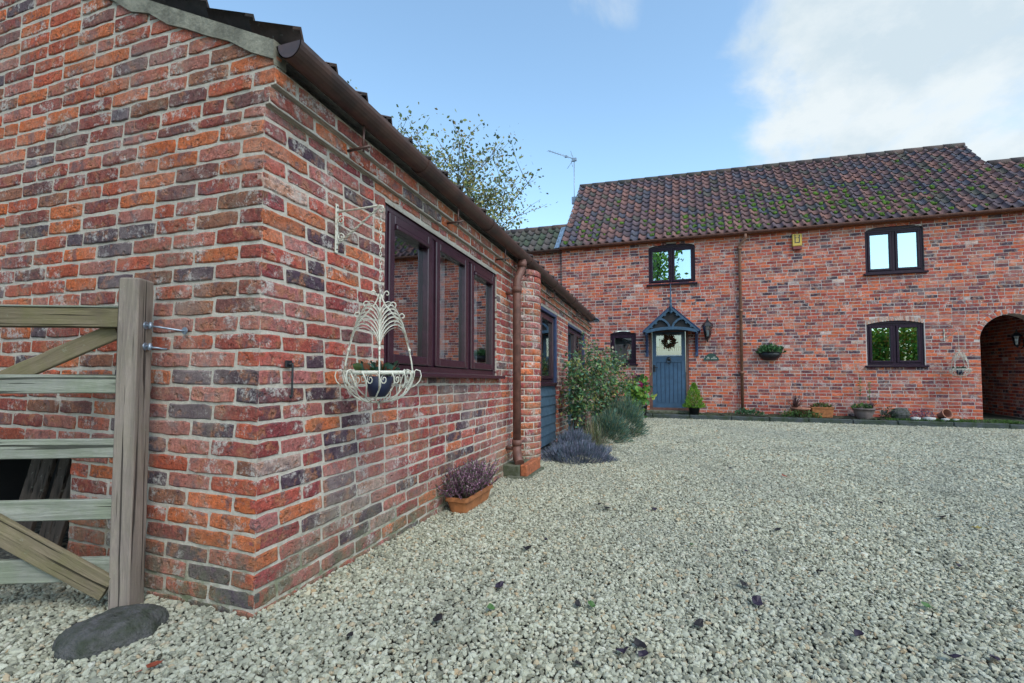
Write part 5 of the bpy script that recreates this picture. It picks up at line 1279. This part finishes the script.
# ------------------------------------------------------------------ wall-hung things on the house
def make_lantern():
    t = thing('wall_lantern', '', 'lantern', (0, 0, 0))       # origin at wall plate centre, -y out of the wall
    c = MB(); c.box((-.03, -.02, -.12), (.03, 0, .06), bev=.006); c.tube([(0, -.015, -.10), (0, -.07, -.17), (0, -.13, -.16), (0, -.15, -.10)], .010, 8); part('wall_arm', c, t, M['black'])
    c = MB(); c.lathe([(0, -.13), (.02, -.125), (.03, -.10), (.055, -.085), (.058, -.075), (.045, -.07)], (0, -.15, 0), 6, smooth=False); part('base', c, t, M['black'])
    c = MB(); c.lathe([(.045, -.075), (.085, .13)], (0, -.15, 0), 6, smooth=False); part('lamp_glass', c, t, M['glass_clear'])
    c = MB()
    for k in range(6):
        a = k*math.pi/3; c.tube([(.046*math.cos(a), -.15+.046*math.sin(a), -.075), (.087*math.cos(a), -.15+.087*math.sin(a), .13)], .005, 4)
    part('lamp_frame', c, t, M['black'])
    c = MB(); c.lathe([(.03, -.06), (.028, .04), (0, .07)], (0, -.15, 0), 10); part('lamp_bulb', c, t, M['white'])
    c = MB(); c.lathe([(.09, .13), (.112, .128), (.108, .145), (.075, .19), (.045, .22), (.03, .225), (.032, .24), (.012, .26), (.016, .275), (.004, .31), (0, .315)], (0, -.15, 0), 6, smooth=False); part('lamp_cap', c, t, M['black'])
    return t
ln = make_lantern(); ln.location = (.665, YF, 2.0); ln.scale = (1.3, 1.3, 1.3); ln['label'] = 'black coach lantern on the house wall right of the front door'; ln['group'] = 'black wall lanterns'
ln2 = copy_tree(ln); ln2.location = (AC+AH+.03, 14.0, 1.70); ln2.rotation_euler = (0, 0, R(-90)); ln2.scale = (.92, .92, .92); ln2['label'] = 'black lantern on the brick wall inside the archway'
c = MB(); c.tube([(AC+AH+.024, 14.0, 1.5), (AC+AH+.024, 14.0, .0)], .008, 5); solo('cable', c, [M['black']], 'black cable running down from the archway lantern', 'cable', loc=(AC+AH+.03, 14.0, 0))
# house name plate
c = MB(); n = 16; x0, x1, zb_, zt_ = .585, .925, 1.31, 1.50; prof = [(x0, zb_), (x1, zb_), (x1+.02, zb_+.02), (x1-.02, zb_+.085)]+[((x0+x1)/2+(x1-x0)/2*.72*math.cos(a), zb_+.085+.10*math.sin(a)) for a in [math.pi*i/n for i in range(1, n)]]+[(x0+.02, zb_+.085), (x0-.02, zb_+.02)]
F_ = [(x, YF-.022, z) for x, z in prof]; B_ = [(x, YF-.002, z) for x, z in prof]; c.face(F_); [c.face([F_[i], F_[(i+1) % len(F_)], B_[(i+1) % len(F_)], B_[i]]) for i in range(len(F_))]
pq = thing('house_name_plate', 'dark green arched name plate on the wall below the lantern', 'sign', (.755, YF, 1.31)); part('plate', c, pq, M['green_sign'])
c = MB()
for (xa, xb, z) in ((.635, .71, 1.345), (.75, .885, 1.345), (.66, .70, 1.375), (.80, .84, 1.38)):
    x = xa
    while x < xb: c.box((x, YF-.0245, z), (x+.010, YF-.0225, z+rnd.choice((.018, .026)))); x += .017
part('lettering', c, pq, M['white_wire'])
# burglar alarm box
al = thing('alarm_box', 'yellow burglar alarm box with dark red base high on the house wall', 'alarm box', (2.725, YF, 4.0))
c = MB(); c.box((2.625, YF-.075, 4.075), (2.83, YF-.002, 4.375), bev=.012); part('casing', c, al, M['yellow'])
c = MB(); c.box((2.63, YF-.08, 3.99), (2.825, YF-.002, 4.073), bev=.010); part('strobe', c, al, M['redplastic'])
c = MB()
for b_ in (((2.672, 4.15), (2.690, 4.33)), ((2.765, 4.15), (2.783, 4.33)), ((2.690, 4.15), (2.765, 4.17)), ((2.690, 4.27), (2.718, 4.285)), ((2.738, 4.27), (2.765, 4.285)), ((2.66, 4.33), (2.70, 4.343)), ((2.755, 4.33), (2.795, 4.343))): c.box((b_[0][0], YF-.079, b_[0][1]), (b_[1][0], YF-.0755, b_[1][1]))
part('logo', c, al, M['black'])
# half basket (hayrack) with greenery
wb = thing('wall_basket', 'black half-round wall basket with green leaves, right of the tan downpipe', 'wall basket', (2.09, YF, 1.3))
c = MB(); c.lathe([(.0, -.20), (.13, -.19), (.23, -.11), (.27, 0), (.255, 0), (.21, -.10), (0, -.17)], (2.09, YF-.004, 1.50), 20, a0=math.pi, a1=2*math.pi, sy=.85); c.tube([(2.09+.275*math.cos(a), YF-.004+.235*math.sin(a), 1.50) for a in [math.pi+math.pi*i/16 for i in range(17)]], .008, 6)
part('basket', c, wb, M['black'])
part('foliage', tuft(2.09, YF-.12, 1.47, .27, .14, .22, 330, .085, [(.05, .14, .05), (.08, .19, .07), (.03, .09, .03)]), wb, M['leaf'])
# door wreath
c = MB(); n = 420; a = nr.uniform(0, 6.28, n); r_ = nr.normal(.112, .032, n); P_ = np.stack([-.27+r_*np.cos(a), YF+.035+nr.normal(0, .015, n)-.03, 1.82+r_*np.sin(a)], 1)
leaves(c, P_, np.stack([np.cos(a+1.2), np.full(n, -.6), np.sin(a+1.2)], 1), np.full(n, .065), [(.05, .022, .018), (.14, .06, .02), (.05, .03, .02), (.06, .07, .02), (.18, .04, .02)], jit=.6)
solo('door_wreath', c, [M['leaf']], 'round brown and russet wreath hanging on the glass of the blue door', 'wreath', loc=(-.27, YF, 1.82))
# television aerial
ae = thing('television_aerial', 'thin television aerial on a mast rising behind the main roof verge', 'aerial', (-3.32, 15.9, 6.0))
c = MB(); c.tube([(-3.32, 15.9, 5.9), (-3.32, 15.9, 8.28)], .013, 6); part('mast', c, ae, M['steel'])
c = MB(); c.tube([(-3.25, 15.9, 8.24), (-4.16, 15.6, 8.56)], .011, 6); c.box((-3.40, 15.86, 8.20), (-3.24, 15.94, 8.30)); c.box((-3.62, 15.75, 8.32), (-3.53, 15.82, 8.38))
for i in range(9):
    q = i/8; X, Y_, Z_ = -3.45-.68*q, 15.83-.23*q, 8.31+.24*q; c.tube([(X-.03, Y_-.15, Z_-.08), (X+.03, Y_+.15, Z_+.08)], .005, 4)
for s_ in (-1, 1): c.tube([(-3.34, 15.9, 8.27), (-3.50+.06*s_, 15.9, 8.27+s_*.30)], .007, 4); c.tube([(-3.40, 15.75, 8.27+s_*.1), (-3.40, 16.05, 8.27+s_*.2)], .006, 4)
part('antenna', c, ae, M['steel'])
c = MB(); c.box((-3.40, 15.84, 6.72), (-3.24, 15.96, 6.95)); part('clamp', c, ae, M['lead'])

# ------------------------------------------------------------------ trees
def tree(name, label, base, H_, spread, cols, leaf_n, lsz, seed, trunk_r=.16, start=.25, sparse=1.0, group=None, up=.75, levels=3, kid=(5, 5, 5), lean=0):
    rr_ = random.Random(seed); t = thing(name, label, 'tree', base, group); c = MB(); tips = []
    def grow(p, d, l, r_, lev):
        pts = [p]; n = 5; q = Vector(p); dd = Vector(d)
        for i in range(n):
            dd = (dd+Vector((rr_.gauss(0, .10), rr_.gauss(0, .10), rr_.gauss(.03, .06)))).normalized(); q = q+dd*l/n; pts.append(q.copy())
        c.tube(pts, [r_*(1-.65*i/n) for i in range(n+1)], 8 if lev == 0 else 5, cap=False)
        if lev >= levels: tips.extend(pts[1:]); return
        k = kid[lev]
        for i in range(k):
            f = (start if lev == 0 else .25)+(1-(start if lev == 0 else .25))*(i+.5)/k; j = min(n-1, int(f*n)); pp = pts[j].lerp(pts[j+1], f*n-j)
            a = rr_.uniform(0, 6.28); out = Vector((math.cos(a), math.sin(a), 0)); nd = (dd*up+out*(1.0 if lev else .8)+Vector((0, 0, .15))).normalized()
            grow(pp, nd, l*(rr_.uniform(.5, .7) if lev else rr_.uniform(.42, .6)*spread), r_*.45, lev+1)
        if lev: tips.append(pts[-1])
    grow(Vector(base), Vector((lean, 0, 1)).normalized(), H_*.62, trunk_r, 0)
    part('trunk', c, t, M['leafless'])
    tips = np.array([tuple(p) for p in tips]); idx = nr.integers(0, len(tips), leaf_n); P_ = tips[idx]+nr.normal(0, .16*sparse, (leaf_n, 3))
    c = MB(); leaves(c, P_, nr.normal(0, 1, (leaf_n, 3)), nr.uniform(.6, 1.3, leaf_n)*lsz, cols); part('crown', c, t, M['leaf']); return t
AUT = [(.15, .19, .05), (.22, .24, .07), (.10, .14, .04), (.30, .27, .09), (.08, .11, .05), (.22, .16, .07)]
tree('birch_tree', 'sparse olive-leaved tree rising behind the outbuilding roof against the sky', (-11.7, 19.5, -.3), 12.0, 1.15, AUT, 15000, .17, 21, start=.35, kid=(14, 6, 5), sparse=1.6)
GR2 = [(.20, .42, .05), (.30, .52, .06), (.12, .25, .04), (.60, .55, .07), (.60, .33, .06), (.24, .42, .07)]
# boundary planting behind the viewer (seen mirrored in the house windows)
for i, (x, y, h) in enumerate(((8.0, -8, 4.0), (10.2, -8.3, 4.2), (12.4, -8.0, 4.0), (14.6, -8.3, 4.3), (16.8, -8, 4.0))):
    c = MB(); n = 6500; d = nr.normal(0, 1, (n, 3)); d /= np.linalg.norm(d, axis=1)[:, None]; k = nr.uniform(.55, 1.05, n)
    P_ = np.stack([x+1.6*d[:, 0]*k, y+.9*d[:, 1]*k, h/2+h/2*d[:, 2]*k-.1], 1); leaves(c, P_, d, nr.uniform(.12, .26, n), GR2, jit=.7)
    t = thing('hedge_shrub', 'dense green and yellow hedge shrub in the boundary hedge, mirrored in the lower right window', 'hedge', (x, y, -.1), 'boundary hedge shrubs'); part('foliage', c, t, M['leaf'])
    c = MB(); c.tube([(x, y, -.1), (x, y, h*.6)], [.09, .05], 7); part('trunk', c, t, M['leafless'])
tree('ash_tree', 'tall green tree behind the viewer beyond the yard', (-2.0, -9.5, -.2), 12.5, 1.0, GR2[:3]+[(.04, .08, .02)], 12000, .30, 5, kid=(9, 6, 5), sparse=2.0)

# ------------------------------------------------------------------ fallen leaves on the gravel
def leaf_mesh(seed, col):
    r_ = random.Random(seed); c = MB(); n = 9; pts = []
    for i in range(n):
        a = 2*math.pi*i/n; q = r_.uniform(.6, 1.0); pts.append((.030*q*math.cos(a), .021*q*math.sin(a), r_.uniform(.0, .010)+.006*abs(math.cos(a))))
    for i in range(n): c.face([(0, 0, .001), pts[i], pts[(i+1) % n]], 0, col)
    c.tube([(-.028, 0, .004), (-.045, .003, .003)], .0012, 4, t=col)
    return c
LC = {'black-brown': (.018, .014, .016), 'dark purple': (.035, .022, .045), 'green': (.07, .16, .04), 'russet': (.28, .06, .03), 'yellow': (.35, .27, .07)}
spots = [('black-brown', -0.96, 1.81), ('dark purple', -0.14, 1.84), ('black-brown', -0.35, 1.7), ('dark purple', -0.21, 1.83), ('green', -0.38, 2.15), ('black-brown', -0.55, 3.75), ('dark purple', -0.8, 2.9), ('black-brown', -0.62, 3.87), ('dark purple', 0.31, 2.43), ('russet', 0.99, 5.61), ('black-brown', 0.59, 3.63), ('green', 0.05, 3.12), ('dark purple', 0.35, 3.11), ('black-brown', -0.16, 1.9), ('green', 1.01, 2.64), ('yellow', 1.87, 4.12), ('dark purple', 1.05, 2.24), ('black-brown', 1.77, 4.35), ('dark purple', 0.91, 2.19), ('black-brown', -0.44, 2.14), ('dark purple', -0.83, 2.19), ('black-brown', 1.51, 4.69), ('dark purple', 0.51, 5.88), ('black-brown', 1.54, 4.32), ('dark purple', 1.4, 3.26), ('black-brown', 0.06, 2.14), ('green', -0.79, 1.97), ('black-brown', -0.86, 2.72), ('dark purple', -0.2, 3.85), ('black-brown', 0.67, 2.92), ('dark purple', 0.65, 2.26), ('black-brown', -1.22, 1.59), ('russet', -1.73, 1.2), ('black-brown', 0.28, 2.6)]
src = {}
for i, (k, x, y) in enumerate(spots):
    v = i % 3
    if (k, v) not in src:
        o = part('fallen_leaf', leaf_mesh(i*7+3, LC[k]), None, M['leaf']); src[(k, v)] = o
    else:
        o = src[(k, v)].copy(); COL.objects.link(o)
    o.location = (x, y, gz(x, y)+.017); o.rotation_euler = (rnd.uniform(-.3, .3), rnd.uniform(-.3, .3), rnd.uniform(0, 6.28)); s_ = rnd.uniform(.6, 1.15)*(1+.04*y); o.scale = (s_, s_, s_)
    tag(o, '%s fallen leaf lying on the gravel' % k, 'leaf', 'fallen %s leaves' % k)
